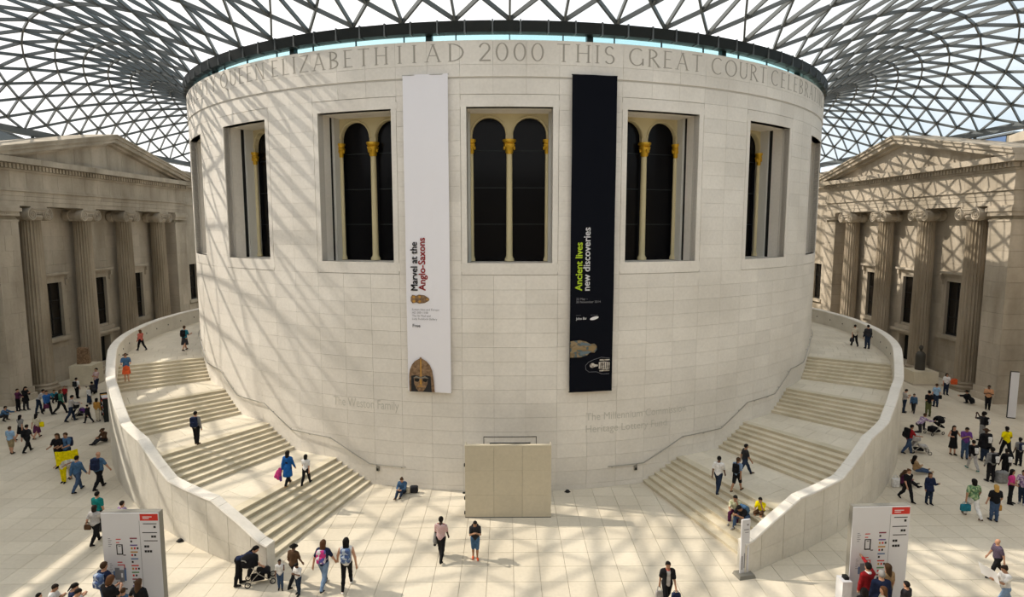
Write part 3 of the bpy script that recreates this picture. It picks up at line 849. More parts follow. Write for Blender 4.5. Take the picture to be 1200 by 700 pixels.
    for s in (-1, 1): part('door_leaf', XB + .45, XB + .50, PC + s * .48 - .45, PC + s * .48 + .45, 0, 2.75, 'dark_metal', dr)
    # columns
    for k in range(4):
        y = PC + (k - 1.5) * CSP
        c = inst('column', COLM[0], root, (sgn * (XF + .72), y, 0), 0 if sgn > 0 else PI)
        inst('column_base', COLM[1], c); inst('capital', COLM[2], c)
    # entablature
    for i, (dx, za, zb) in enumerate(((.06, 13.72, 14.05), (.03, 14.05, 14.40), (0, 14.40, 14.72))):
        y = P0
        while y < P1 - .1:
            yb = min(P1, y + 2.78); part('architrave_block', XF + dx, XW, y + .006, yb - .006, za, zb - .01); y += 2.78
    part('architrave_moulding', XF - .12, XW, P0 - .1, P1 + .1, 14.72, 14.80); part('architrave_moulding', XF - .06, XW, P0 - .06, P1 + .06, 14.80, 14.95)
    y = P0
    while y < P1 - .1:
        yb = min(P1, y + 1.545); part('frieze_block', XF + .02, XW, y + .008, yb - .008, 14.95, 16.1); y += 1.545
    part('bed_moulding', XF - .12, XW, P0 - .12, P1 + .12, 16.08, 16.22)
    dn = MB(); y = P0 - .25
    while y < P1 + .2: bx(dn, XF - .36, XF + .05, y, y + .20, 16.24, 16.55); y += .345
    yy = [P0 - .35, P1 + .12]
    for y in yy:
        xx = XF + .1
        while xx < XW - .2: bx(dn, xx, xx + .2, y, y + .24, 16.24, 16.55); xx += .345
    stuff(dn.build('dentils', M['old'], root))
    part('dentil_band', XF - .10, XW, P0 - .10, P1 + .10, 16.22, 16.56, 'old_dark')
    y = P0 - .75
    while y < P1 + .7:
        yb = min(P1 + .75, y + 1.45); part('cornice_block', XF - .78, XW, y + .006, yb - .006, 16.58, 16.98); y += 1.45
    # pediment: tympanum and raking cornice
    ya, yb, za, zt = P0 - .75, P1 + .75, 16.98, 19.42
    ty0, ty1 = P0 + .2, P1 - .2
    n = 12
    for k in range(n):       # tympanum slabs
        a = ty0 + (ty1 - ty0) * k / n; b = ty0 + (ty1 - ty0) * (k + 1) / n
        f = lambda y: za + (zt - za) * (1 - abs(y - PC) / ((ty1 - ty0) / 2))
        pts = [(a + .01, za), (b - .01, za), (b - .01, max(f(b), za + .02)), (a + .01, max(f(a), za + .02))]
        x0, x1 = sgn * (XF + .04), sgn * XW
        MB().prism(pts, 'x', min(x0, x1), max(x0, x1)).build('tympanum_slab', M['old'], root)
    slope = (20.05 - 17.42) / (PC - ya)
    for s in (-1, 1):
        for (xo, d0, d1) in ((-.78, -.42, -.10), (-.92, -.10, .14), (-1.0, .14, .26), (-.40, -.62, -.42)):
            m = 9
            for k in range(m):
                a = k / m; b = (k + 1) / m
                q = []
                for t in (a, b):
                    y = PC + s * (PC - ya) * (1 - t); z = 17.16 + (19.80 - 17.16) * t
                    q.append((y, z))
                pts = [(q[0][0], q[0][1] + d0), (q[1][0] - (0), q[1][1] + d0), (q[1][0], q[1][1] + d1 - .004), (q[0][0], q[0][1] + d1 - .004)]
                pts = [(y, max(z, 16.99)) for y, z in pts]
                x0, x1 = sgn * (XF + xo), sgn * XW
                MB().prism(pts, 'x', min(x0, x1), max(x0, x1)).build('raking_cornice_block', M['old'], root)
    return root
wall_side('left'); wall_side('right')
def wall_end(name, y, d):
    root = struct(name)
    MB().box(-HX - 1.6, HX + 1.6, min(y, y + d), max(y, y + d), 0, 17.6).build('masonry', M['old'], root)
    MB().box(-HX - 1.6, HX + 1.6, min(y - d * .4, y + d), max(y - d * .4, y + d), 16.7, 17.5).build('wall_cornice', M['old'], root)
wall_end('wall_back', Y_N, 1.4); wall_end('wall_front', Y_S - .4, -1.4)

# things on the roofs beyond the court
cb = thing('rooftop_cabin', 'small brown and grey rooftop cabin above the right pediment', 'cabin', (39.6, 52.0, 18.0))
MB().box(-.9, .9, -3.4, 3.4, -.1, 1.35).build('body', M['old_dark'], cb)
MB().box(-1.0, 1.0, -3.6, 3.6, 1.35, 1.5).build('roof', M['beam'], cb)
for k_ in range(2): MB().box(-.96, -.9, -2.9 + 2.3 * k_, -.8 + 2.3 * k_, .2, 1.25).build('pane', M['print_blue'], cb)
MB().box(-.95, -.9, 1.8, 3.3, .05, 1.3).build('panel', M['print_ochre'], cb)
MB().box(-.5, .5, -1, 1, -.6, 0).build('base', M['old_dark'], cb)
gb = thing('roof_gable', 'low stone gable standing beyond the right end of the right pediment', 'gable', (38.6, 45.0, 17.2))
MB().prism([(-5.4, 0), (3.0, 0), (3.0, 1.9), (1.6, 2.1), (-3.4, 1.25), (-5.4, 1.1)], 'x', -.6, .8).build('gable_wall', M['old'], gb)
MB().bar((.1, -5.4, 1.12), (.1, -3.4, 1.30), 1.6, .14).build('coping', M['beam'], gb); MB().bar((.1, -3.4, 1.30), (.1, 1.6, 2.14), 1.6, .14).build('coping', M['beam'], gb)
lr = thing('lead_roof', 'grey lead roof slope rising behind the left pediment', 'roof', (-40.5, 40.0, 17.6))
MB().prism([(4.0, 0), (17.0, 0), (15.5, 1.1), (9.0, 2.35), (4.0, 2.35)], 'x', -1.2, 1.2).build('roof_slope', M['beam'], lr)
MB().bar((0, 9, 2.40), (0, 15.5, 1.15), 2.5, .12).build('ridge_capping', M['steel'], lr)

# ================================================================== STAIRCASES ROUND THE DRUM
RO_T = [14, 16, 18.7, 27.4, 34.5, 40.2, 46, 53.7, 58, 65, 75, 90, 120]
RO_R = [30.7, 30.49, 30.11, 29.31, 28.63, 28.14, 27.73, 27.27, 27.05, 26.88, 26.72, 26.75, 26.9]
def ro(t): return float(np.interp(abs(t), RO_T, RO_R))
TOP_T = [15.9, 16.6, 21.5, 27.3, 33.0, 38.8, 44.6, 51.0, 57.2, 120]
TOP_Z = [1.18, 1.22, 2.15, 2.20, 3.17, 3.25, 4.22, 4.30, 5.27, 5.30]
def wtop(t): return float(np.interp(abs(t), TOP_T, TOP_Z))
FLIGHTS = [(17.2, 22.0), (29.05, 33.8), (40.85, 45.5), (52.9, 57.6)]
WALL_T = .42
END_T = 112
def build_stairs(sg, label):
    root = thing('staircase', label, 'staircase', (DX, DY, 0), 0, 'curved stone staircases')
    off = Matrix.Translation((-DX, -DY, 0))
    def sect(t0, t1, z0, z1, mb, n=2, r0=R - .02, rf=None, r1=None):
        """sector whose outer edge follows the curved outer wall"""
        vs_ = []; fs = []
        for k in range(n + 1):
            t = t0 + (t1 - t0) * k / n
            ra = r0; rb = (r1 if r1 else ro(t) - WALL_T + .02)
            if rf: ra, rb = rf(t)
            vs_ += [pol(ra, sg * t, z0), pol(rb, sg * t, z0), pol(rb, sg * t, z1), pol(ra, sg * t, z1)]
        for k in range(n):
            o = 4 * k
            for a, b in ((0, 1), (1, 2), (2, 3), (3, 0)): fs.append((o + a, o + b, o + 4 + b, o + 4 + a))
        fs.append((3, 2, 1, 0)); o = 4 * n; fs.append((o, o + 1, o + 2, o + 3))
        if sg < 0: fs = [tuple(reversed(f)) for f in fs]
        return mb.add(vs_, fs)
    z = 0.0; land = []
    for fi, (ta, tb) in enumerate(FLIGHTS):
        st = (tb - ta) / 6
        nxt = FLIGHTS[fi + 1][0] if fi < 3 else END_T
        for k in range(7):
            t0 = ta + k * st; t1 = t0 + st if k < 6 else t0 + .9
            mb = MB(); zt = z + .15
            sect(t0 - .07, t1 + .02, zt - .045, zt, mb)            # tread with projecting nosing
            sect(t0, t1 + .02, max(0, zt - .32), zt - .045, mb)    # riser
            mb.xform(off).build('step', M['step'], root)
            z = zt
        # landing of individual slabs
        l0 = tb + .9; l1 = nxt
        nt_ = max(2, int(round((l1 - l0) / 2.6)))
        for i in range(nt_):
            a = l0 + (l1 - l0) * i / nt_; b = l0 + (l1 - l0) * (i + 1) / nt_
            fr = [0, .2, .4, .6, .8, 1.0] if i % 2 else [0, .12, .32, .52, .72, .9, 1.0]
            for u, v in zip(fr, fr[1:]):
                mb = MB(); g = .006
                def rf(t, u=u, v=v):
                    A, B_ = R - .02, ro(t) - WALL_T + .02
                    return A + (B_ - A) * u + g, A + (B_ - A) * v - g
                sect(a + .012, b - .012, z - .15, z, mb, 2, rf=rf)
                mb.xform(off).build('landing_slab', M['landing'], root)
        mb = MB(); sect(l0, l1, max(z - .4, 0.01), z - .13, mb, 8); mb.xform(off).build('landing_bed', M['floor_joint'], root)
    # curved outer wall: core, facing panels in courses, coping stones
    par = MB(); ts = [15.97 + i * .8 for i in range(int((END_T - 15.97) / .8))]
    vs_ = []; fs = []
    for t in ts:
        a, b = ro(t) - WALL_T, ro(t) - .035; zz = wtop(t) - .05
        vs_ += [pol(a, sg * t, 0), pol(b, sg * t, 0), pol(b, sg * t, zz), pol(a, sg * t, zz)]
    for k in range(len(ts) - 1):
        o = 4 * k
        for a, b in ((1, 2), (2, 3), (3, 0)): fs.append((o + a, o + b, o + 4 + b, o + 4 + a))
    fs.append((3, 2, 1, 0)); o = 4 * (len(ts) - 1); fs.append((o, o + 1, o + 2, o + 3))
    if sg < 0: fs = [tuple(reversed(f)) for f in fs]
    parapet = par.add(vs_, fs).xform(off).build('parapet', M['parapet'], root)
    gr = .010
    t = 15.95; k = 0
    while t < END_T - 3:
        dt = 2.35 if k else 1.5
        lim = wtop(t + dt / 2) - .05
        zc = 0.0
        cuts = [0.0]
        while cuts[-1] + 1.1 < min(wtop(t), wtop(t + dt)): cuts.append(cuts[-1] + .74)
        cuts.append(99)
        for za, zb in zip(cuts, cuts[1:]):
            mb = MB(); vs_ = []; fs = []; n = 3
            for i in range(n + 1):
                tt = t + .02 + (dt - .04) * i / n
                zt = min(zb - gr / 2, wtop(tt) - .055)
                vs_ += [pol(ro(tt) - .06, sg * tt, za + gr / 2), pol(ro(tt), sg * tt, za + gr / 2), pol(ro(tt), sg * tt, zt), pol(ro(tt) - .06, sg * tt, zt)]
            for i in range(n):
                o = 4 * i
                for a, b in ((0, 1), (1, 2), (2, 3), (3, 0)): fs.append((o + a, o + b, o + 4 + b, o + 4 + a))
            fs.append((3, 2, 1, 0)); o = 4 * n; fs.append((o, o + 1, o + 2, o + 3))
            if sg < 0: fs = [tuple(reversed(f)) for f in fs]
            mb.add(vs_, fs).xform(off).build('wall_panel', M['parapet'], parapet)
        t += dt; k += 1
    mb = MB(); sect(15.88, 15.97, 0, 1.12, mb, 1, rf=lambda t: (ro(16) - WALL_T, ro(16))); mb.xform(off).build('end_panel', M['parapet'], parapet)
    brk = sorted(set(TOP_T[1:-1] + [15.85] + [16.6 + 4.1 * i for i in range(24)])); brk = [b for b in brk if b < END_T]
    o2 = [brk[0]]
    for b in brk[1:]:
        if b - o2[-1] > 1.4 or b in TOP_T: o2.append(b)
    for a, b in zip(o2, o2[1:]):
        if b - a < .3: continue
        mb = MB(); vs_ = []; fs = []; n = 4
        for i in range(n + 1):
            tt = a + .015 + (b - a - .03) * i / n; ri, re = ro(tt) - WALL_T - .025, ro(tt) + .025; zz = wtop(tt)
            sec = [(ri, zz - .05), (re, zz - .05), (re, zz - .02), (re - .03, zz + .02), (ri + .03, zz + .02), (ri, zz - .02)]
            vs_ += [pol(r_, sg * tt, z_) for r_, z_ in sec]
        for i in range(n):
            for q in range(6): fs.append((6 * i + q, 6 * i + (q + 1) % 6, 6 * i + 6 + (q + 1) % 6, 6 * i + 6 + q))
        fs.append((5, 4, 3, 2, 1, 0)); fs.append(tuple(6 * n + q for q in range(6)))
        if sg < 0: fs = [tuple(reversed(f)) for f in fs]
        mb.add(vs_, fs).xform(off).build('coping_stone', M['coping'], parapet)
    # round lights let into the inner face of the upper wall
    for i in range(12):
        tt = 59.5 + i * 4.4; c = Vector(pol(ro(tt) - WALL_T - .002, sg * tt, 4.72)); d = Vector((DX, DY, 4.72)) - c; d.normalize()
        m = MB().tube([c, c + d * .02], .055, 10); m.xform(off).build('step_light', M['dark_metal'], root)
    return root
st_l = build_stairs(-1, 'curved stone staircase climbing round the left side of the white drum, partly in sunlight')
st_r = build_stairs(1, 'curved stone staircase climbing round the right side of the white drum, mostly in shade')

def handrail(sg, label):
    root = thing('handrail', label, 'handrail', pol(R, sg * 35, 0), 0, 'steel handrails on the drum')
    off = Matrix.Translation(-Vector(pol(R, sg * 35, 0)))
    K = [(12.3, 1.03), (17.0, 1.03), (22.6, 2.07), (29.0, 2.12), (34.2, 3.17), (41.0, 3.17), (46.3, 4.23), (52.6, 4.22), (58.0, 5.27), (84, 5.27)]
    pts = []
    for (ta, za), (tb, zb) in zip(K, K[1:]):
        n = max(2, int((tb - ta) / 1.2))
        pts += [pol(R + .10, sg * (ta + (tb - ta) * i / n), za + (zb - za) * i / n) for i in range(n)]
    pts.append(pol(R + .10, sg * K[-1][0], K[-1][1]))
    MB().tube(pts, .026, 8).xform(off).build('rail', M['rail'], root, True)
    tt = 12.9; k = 0
    while tt < 84:
        z = float(np.interp(tt, [q[0] for q in K], [q[1] for q in K]))
        m = MB().tube([pol(R - .01, sg * tt, z - .07), pol(R + .06, sg * tt, z - .07), pol(R + .10, sg * tt, z - .01)], .012, 6)
        m.tube([pol(R - .01, sg * tt, z - .07), pol(R + .012, sg * tt, z - .07)], .035, 10)
        m.xform(off).build('rail_bracket', M['rail'], root, True)
        tt += 3.3; k += 1
handrail(-1, 'slim steel handrail with sunlit bends fixed along the left side of the drum')
handrail(1, 'slim steel handrail in shade fixed along the right side of the drum')
for sg_, lb_ in ((-1, 'small dark sensor box on the drum under the left handrail'), (1, 'small dark sensor box on the drum under the right handrail')):
    q_ = Vector(pol(R, sg_ * 16.0, .82)); t_ = thing('sensor_box', lb_, 'sensor', q_, rad(sg_ * 16.0))
    MB().box(-.07, .07, -.09, .02, -.12, .10).build('housing', M['board_side'], t_); MB().box(-.045, .045, -.11, -.09, -.09, .02).build('lens', M['black'], t_)

# ================================================================== HOARDING IN FRONT OF THE DOOR
def build_hoarding():
    x0, x1, yf, h = -1.76, 1.86, 25.18, 3.16
    root = thing('hoarding', 'large beige boxed hoarding standing in front of the drum door', 'hoarding', ((x0 + x1) / 2, yf, 0))
    w = (x1 - x0); xs = [-w / 2, -w / 2 + w * .335, -w / 2 + w * .665, w / 2]
    for a, b in zip(xs, xs[1:]):
        for za, zb in ((.03, 1.0), (1.0, 2.06), (2.06, h)):
            MB().box(a + .004, b - .004, 0, .05, za + .002, zb - .002).build('front_panel', M['hoarding'], root)
    for s in (-1, 1):
        xa = s * w / 2; xb = s * (w / 2 - .05)
        for ya, yb in ((.05, .42),):
            MB().box(min(xa, xb), max(xa, xb), ya + .004, yb - .004, .03, h).build('side_panel', M['hoarding'], root)
    MB().box(-w / 2 + .05, w / 2 - .05, .05, .30, h - .10, h - .04).build('roof_panel', M['hoarding'], root)
    MB().box(-w / 2 + .05, w / 2 - .05, .05, .15, 0, h - .1).build('frame', M['board_side'], root)
    MB().box(-w / 2, w / 2, .01, .06, 0, .03).build('skirting', M['dark_metal'], root)
    for z in (.10, .75, 2.2):
        MB().box(-w / 2 - .05, -w / 2, .10, .2, z, z + .12).build('hinge', M['dark_metal'], root)
    MB().box(-w / 2 - .12, -w / 2, .25, .35, .95, 1.0).build('handle', M['dark_metal'], root)
build_hoarding()

# ================================================================== BANNERS
def banner(tc, w, z0, z1, mat, label):
    P = Vector(pol(R + .22, tc, 0))
    root = thing('banner', label, 'banner', (P.x, P.y, z0), rad(tc), 'exhibition banners on the drum')
    h = z1 - z0; mb = MB(); n = 16; vs_ = []; fs = []
    for i in range(n + 1):
        z = h * i / n; q = .015 * math.sin(i * .9)
        for k in range(7):
            x = -w / 2 + w * k / 6; y = .02 * math.sin(k * 1.7 + .3) + q
            vs_ += [(x, y, z), (x, y + .012, z)]
    m = 14
    for i in range(n):
        for k in range(6):
            a = i * m + 2 * k; b = a + m
            fs += [(a, a + 2, b + 2, b), (a + 1, b + 1, b + 3, a + 3)]
        for k in (0, 12): fs.append((i * m + k, i * m + k + 1, (i + 1) * m + k + 1, (i + 1) * m + k))
    mb.add(vs_, fs).build('cloth', M[mat], root, True)
    for z in (.02, h - .02): MB().tube([(-w / 2 - .02, .035, z), (w / 2 + .02, .035, z)], .022, 8).build('rod', M['rail'] if mat == 'banner_white' else M['black'], root)
    for z in (.05, h - .05):
        for s in (-1, 1): MB().bar((s * w * .42, .03, z), (s * w * .42, .26, z), .02, .02).build('fixing', M['rail'], root)
    return root, w
YF = -.045                        # print lies just in front of the cloth
def on_banner(root, name, mat, vs2, fs, x, z, ang=0.0, sx=1.0, sz=1.0):
    c, s = math.cos(ang), math.sin(ang)
    mb = MB(); mb.add([(x + (p[0] * c * sx - p[1] * s * sz), YF, z + (p[0] * s * sx + p[1] * c * sz)) for p in vs2], fs)
    return mb.build(name, mat, root)
def btext(root, txt, mat, x, z, cap, length=None, ang=0.0, bold=0.0):
    vs_, fs = text_mesh(txt, 1.0)
    xs = [p.x for p in vs_]; x0, x1 = min(xs), max(xs); k = cap / .69
    kx = k if length is None else length / (x1 - x0)
    v2 = [((p.x - x0) * kx, p.y * k) for p in vs_]
    o = on_banner(root, 'lettering', mat, v2, fs, x, z, ang)
    if bold:      # heavier weight: the same outline again, a touch to the side
        on_banner(root, 'lettering', mat, v2, fs, x + bold * math.cos(ang), z + bold * math.sin(ang), ang)
        on_banner(root, 'lettering', mat, v2, fs, x - bold * math.sin(ang) * .8, z + bold * math.cos(ang) * .8, ang)
    return o
def poly(root, name, mat, pts, y=YF, th=.004):
    return MB().prism(pts, 'y', y, y + th).build(name, mat, root)
def ell(cx, cz, rx, rz, n=20, a0=0, a1=360):
    return [(cx + rx * math.cos(rad(a0 + (a1 - a0) * i / n)), cz + rz * math.sin(rad(a0 + (a1 - a0) * i / n))) for i in range(n + (0 if a1 - a0 == 360 else 1))]
S26 = 1 / 26.3                    # metres per picture pixel on the banners
bw, w_ = banner(-9.05, 2.02, 4.72, 18.76, 'banner_white', 'tall white banner with black and red lettering and a bronze helmet, hanging on the drum')
def BX(px, left): return (px - left) * S26 - 1.01
def BZ(py): return (457.5 - py) * S26
L_ = 478.5
btext(bw, 'Marvel at the', M['print_black'], BX(492.2, L_ - .6), BZ(335), .31, 2.16, PI / 2, .02)
btext(bw, 'Anglo-Saxons', M['print_darkred'], BX(501.8, L_ - .6), BZ(335), .31, 2.35, PI / 2, .02)
for i_, t_ in enumerate(('Sutton Hoo and Europe', 'AD 300\u20131100', 'The Sir Paul and', 'Lady Ruddock Gallery')):
    btext(bw, t_, M['print_grey'], BX(485.5, L_), BZ(358.5 + i_ * 3.75), .09, None)
btext(bw, 'Free', M['print_grey'], BX(485.8, L_), BZ(378.6), .14, None, 0, .01)
# gold buckle print
bk = poly(bw, 'buckle_print', M['bronze'], [(BX(484 + a, L_), BZ(345 + b)) for a, b in ((0, -2), (2, -5), (7, -4), (10, -5.4), (17, -4.6), (22, -1.6), (23, 0), (22, 2), (17, 4.6), (10, 5.4), (7, 4), (2, 5), (0, 2.4))])
for cx_, cy_, r_ in ((488, 342.5, 1.7), (488, 347.5, 1.7), (495, 342.3, 1.5), (495, 347.7, 1.5), (504, 345, 1.2)):
    MB().prism(ell(BX(cx_, L_), BZ(cy_), r_ * S26, r_ * S26, 12), 'y', YF - .004, YF).build('buckle_stud', M['print_ochre'], bk)
# bronze helmet print
hb = [(480.3, 457), (480.3, 437), (481.5, 430), (484, 424), (488, 419.5), (493.5, 416.5), (497, 416.5), (502, 419.5), (506, 424), (509, 431), (510, 438), (511, 446), (511.5, 455), (512, 457)]
hp = poly(bw, 'helmet_print', M['bronze'], [(BX(a, L_), BZ(b)) for a, b in hb])
def on_print(parent, mat, name, pts, lift): return MB().prism([(BX(a, L_), BZ(b)) for a, b in pts], 'y', YF - lift, YF - lift + .004).build(name, M[mat], parent)
on_print(hp, 'print_black', 'helmet_shadow', [(482.5, 457), (483, 438), (487, 436.5), (494.5, 438.5), (502, 436.5), (507, 438), (508, 457)], .004)
on_print(hp, 'bronze', 'mask', [(486.5, 440), (494.5, 438), (503, 440), (503, 447), (500, 453), (497, 456.5), (492, 456.5), (489, 453), (486.5, 447)], .008)
for a_ in (487, 497):
    on_print(hp, 'black', 'eye_hole', [(a_, 440.5), (a_ + 6, 440.5), (a_ + 5.6, 444), (a_ + 3.5, 445), (a_ + .5, 444)], .012)
on_print(hp, 'board_side', 'brow', [(485, 440.4), (489, 437.6), (494.6, 439.6), (500, 437.6), (505, 440.4), (500, 439.4), (494.6, 441.2), (489, 439.4)], .016)
on_print(hp, 'print_ochre', 'nose', [(494, 440), (495.6, 440), (496.4, 448), (493.2, 448)], .016)
on_print(hp, 'print_ochre', 'moustache', [(490, 451), (494.8, 448.8), (499.4, 451), (494.8, 450.4)], .016)
on_print(hp, 'print_ochre', 'crest', [(494.2, 416), (495.8, 416), (495.8, 438), (494.2, 438)], .008)
MB().prism(ell(BX(495, L_), BZ(416), 1.4 * S26, 1.4 * S26, 10), 'y', YF - .008, YF).build('crest_knob', M['bronze'], hp)

bb, w_ = banner(9.85, 2.02, 4.72, 18.76, 'banner_black', 'tall black banner with green and white lettering, coffin and skeleton, on the drum')
L_ = 664.0
btext(bb, 'Ancient lives', M['print_lime'], BX(681.2, L_ + 3.2), BZ(335), .31, 2.14, PI / 2, .02)
btext(bb, 'new discoveries', M['print_white'], BX(690.6, L_ + 3.2), BZ(335), .31, 2.80, PI / 2, .02)
btext(bb, '22 May \u2013', M['print_grey'], BX(673, L_ + 2), BZ(346), .10); btext(bb, '30 November 2014', M['print_grey'], BX(673, L_ + 2), BZ(349.6), .10)
btext(bb, 'Supported by', M['print_grey'], BX(673, L_ + 2), BZ(364.5), .03); btext(bb, 'Technology partner', M['print_grey'], BX(691, L_ + 2), BZ(364.5), .03)
btext(bb, 'Julius B\u00e4r', M['print_white'], BX(673, L_ + 2), BZ(369.4), .11, .5)
lg = [(math.cos(rad(14)) * p[0] - math.sin(rad(14)) * p[1], math.sin(rad(14)) * p[0] + math.cos(rad(14)) * p[1]) for p in ell(0, 0, .21, .07, 20)]
poly(bb, 'logo_print', M['print_white'], [(BX(695.5, L_ + 2) + a, BZ(368) + b) for a, b in lg])
def bp(parent, mat, name, pts, lift=0.0): return MB().prism([(BX(a, L_), BZ(b)) for a, b in pts], 'y', YF - lift, YF - lift + .004).build(name, M[mat], parent)
cf = bp(bb, 'coffin', 'coffin_print', [(664.4, 395), (676, 394), (684, 396), (689, 399), (694, 398.5), (697, 401.5), (697.2, 406), (694.5, 409.5), (689, 409), (685, 412.6), (677, 414.6), (664.3, 414.6)])
bp(cf, 'dull_blue', 'headdress_stripe', [(677, 396.5), (686, 398), (691, 400.5), (686, 401), (677, 400)], .004)
bp(cf, 'dull_blue', 'headdress_stripe', [(677, 408), (686, 407.4), (691, 408.4), (686, 410.6), (677, 412)], .004)
bp(cf, 'dull_gold', 'coffin_face', [(687, 402), (692, 400.6), (695.6, 402.4), (695.6, 406), (692, 408), (687, 406.4)], .004)
bp(cf, 'dull_gold', 'coffin_band', [(666, 403), (684, 403), (684, 405.6), (666, 405.6)], .004)
MB().tube([(BX(a, L_), YF, BZ(b)) for a, b in ((713.5, 417), (703, 415.5), (694, 418), (687, 421), (683.5, 425), (684, 430), (688, 433), (697, 433), (704, 436), (713.2, 436))], .008, 4).build('outline_print', M['print_grey'], bb)
MB().prism(ell(BX(692, L_), BZ(425.2), .125, .11, 16), 'y', YF, YF + .004).build('skull_print', M['bone'], bb)
bp(bb, 'bone', 'neck_print', [(694.5, 423.8), (699, 424.4), (699, 426.2), (694.5, 427)])
bp(bb, 'bone', 'ribcage_print', [(700, 421.5), (706, 420.8), (713.6, 421.8), (713.6, 430), (706, 430.6), (700, 429.4)])
for b_ in (418.8, 431.8): bp(bb, 'bone', 'arm_print', [(701, b_ - .8), (713.5, b_ - .6), (713.5, b_ + .8), (701, b_ + .9)])
for i_ in range(5): bp(bb, 'print_black', 'rib_gap', [(702 + 2.3 * i_, 421.8), (702.9 + 2.3 * i_, 421.8), (702.9 + 2.3 * i_, 429.6), (702 + 2.3 * i_, 429.6)], .004)

# ================================================================== INFORMATION BOARDS
def info_board(x0, x1, y, h, dep, label, rz=0.0):
    w = x1 - x0
    root = thing('information_board', label, 'sign', ((x0 + x1) / 2, y, 0), rz, 'floor plan boards')
    MB().box(-w / 2, w / 2, .02, dep, 0.06, h).build('body', M['board_side'], root)
    MB().box(-w / 2 + .01, w / 2 - .01, -.01, .02, 0.10, h - .02).build('face_panel', M['board'], root)
    MB().box(-w / 2 - .04, w / 2 + .04, -.06, dep + .04, 0, .06).build('plinth', M['dark_metal'], root)
    def pr(mat, a, b, c, d, nm='print', t=.012):   # a,b across (0..1), c,d down (0..1 of width)
        if a < .62: c -= .05; d -= .05
        return MB().box(-w / 2 + a * w, -w / 2 + b * w, -t - .002, -.008, h - d * w, h - c * w).build(nm, M[mat], root)
    pr('print_red', .675, .985, .03, .15, 'header_print')
    for i, (a, b) in enumerate(((.72, .88), (.72, .83))): pr('print_white', a, b, .075 + .03 * i, .087 + .03 * i, 'header_line', .014)
    pr('print_grey', .655, .66, .15, 1.5, 'divider')
    for y_, a in ((.20, .72), (.36, .70), (.51, .72)): pr('print_black', a, .955, y_, y_ + .014, 'text_line')
    for y_, n, a in ((.245, 1, .90), (.42, 2, .85), (.60, 2, .72), (.69, 3, .72)):
        for k in range(n): pr('print_black', a + .045 * k, a + .038 + .045 * k, y_, y_ + .04, 'pictogram')
    for i in range(5): pr('print_grey', .10, .16 if i % 2 else .14, .52 + .035 * i, .53 + .035 * i, 'text_line')
    for i in range(6): pr('print_grey', .10, .15 if i % 2 else .13, .98 + .033 * i, .988 + .033 * i, 'text_line')
    # plans
    for i, (a, b) in enumerate(((.235, .32), (.235, .29))): pr('print_red', a, b, .53 + .06 * i, .545 + .06 * i, 'plan_line')
    for q in ((.235, .25, .63, .82), (.325, .345, .63, .82), (.235, .345, .63, .645), (.235, .33, .80, .82), (.345, .39, .82, .835), (.27, .31, .66, .67)): pr('print_black', *q, 'plan_line')
    for i, (a, b) in enumerate(((.235, .32), (.235, .36))): pr('print_red', a, b, .95 + .05 * i, .965 + .05 * i, 'plan_line')
    pr('print_red', .345, .36, 1.0, 1.10, 'plan_line')
    for q, m in (((.18, .26, 1.06, 1.28), 'print_grey'), ((.26, .34, 1.10, 1.32), 'print_grey'), ((.34, .375, 1.06, 1.30), 'print_blue'), ((.15, .18, 1.12, 1.25), 'print_blue'), ((.20, .29, 1.32, 1.36), 'print_black')): pr(m, *q, 'plan_block')
    pr('print_white', .285, .315, 1.16, 1.24, 'plan_block', .014)
    pr('print_black', .19, .22, 1.43, 1.47, 'plan_block'); pr('print_black', .26, .38, 1.44, 1.465, 'plan_block'); pr('print_grey', .26, .34, 1.53, 1.62, 'plan_block')
    cols = ['print_maroon', 'print_purple', 'print_ochre', 'print_blue', 'print_red', 'print_green', 'print_maroon', 'print_purple', 'print_ochre']
    for i, c in enumerate(cols):
        y_ = .51 + .125 * i; pr(c, .475, .60, y_, y_ + .022, 'key_bar')
        for k in range(1 + (i * 2) % 3): pr(['print_black', 'print_ochre', 'print_red'][(i + k) % 3], .485 + .05 * k, .515 + .05 * k, y_ + .05, y_ + .085, 'key_symbol')
    return root
info_board(-12.85, -11.02, 18.95, 3.24, .24, 'white floor plan board with red header in front of the left staircase')
info_board(11.02, 12.92, 18.95, 3.36, .20, 'white floor plan board with red header in front of the right staircase', rad(2.5))

# leaning tall sign at the right, slim sign at the end of the right stair wall
sp = onz(1185, 490.5); s_ = thing('sign_pillar', 'tall slim pillar sign with a blank white face by the right portico', 'sign', sp, rad(-24))
MB().box(-.22, .22, 0, .20, 0, 3.05).build('body', M['dark_metal'], s_); MB().box(-.21, .22, -.02, 0, .06, 3.02).build('face_panel', M['board'], s_)
q_ = onz(872, 674); s_ = thing('wayfinding_sign', 'slim white upright sign on a grey base at the end of the right stair wall', 'sign', (q_.x - .05, q_.y - .05, 0), rad(12))
MB().hexa([(-.30, -.26, 0), (.34, -.26, 0), (.34, .22, 0), (-.30, .22, 0), (-.26, -.22, .12), (.30, -.22, .12), (.30, .18, .12), (-.26, .18, .12)]).build('base', M['board_side'], s_)
MB().box(-.15, .17, -.03, .03, .12, 2.08).build('body', M['board'], s_)
for a_, b_, c_, d_, m_ in ((-.11, -.07, .25, .75, 'print_grey'), (-.02, 0.01, .30, .85, 'print_grey'), (.07, .10, .22, 1.05, 'print_purple'), (-.06, .12, 1.70, 1.73, 'print_grey'), (-.02, .12, 1.60, 1.62, 'print_grey'), (.04, .11, 1.86, 1.92, 'print_grey')):
    MB().box(a_, b_, -.036, -.03, c_, d_).build('print', M[m_], s_)
q_ = onz(982, 706); s_ = thing('leaflet_stand', 'small white leaflet stand at the left edge of the right floor plan board', 'stand', (10.80, 18.75, 0))
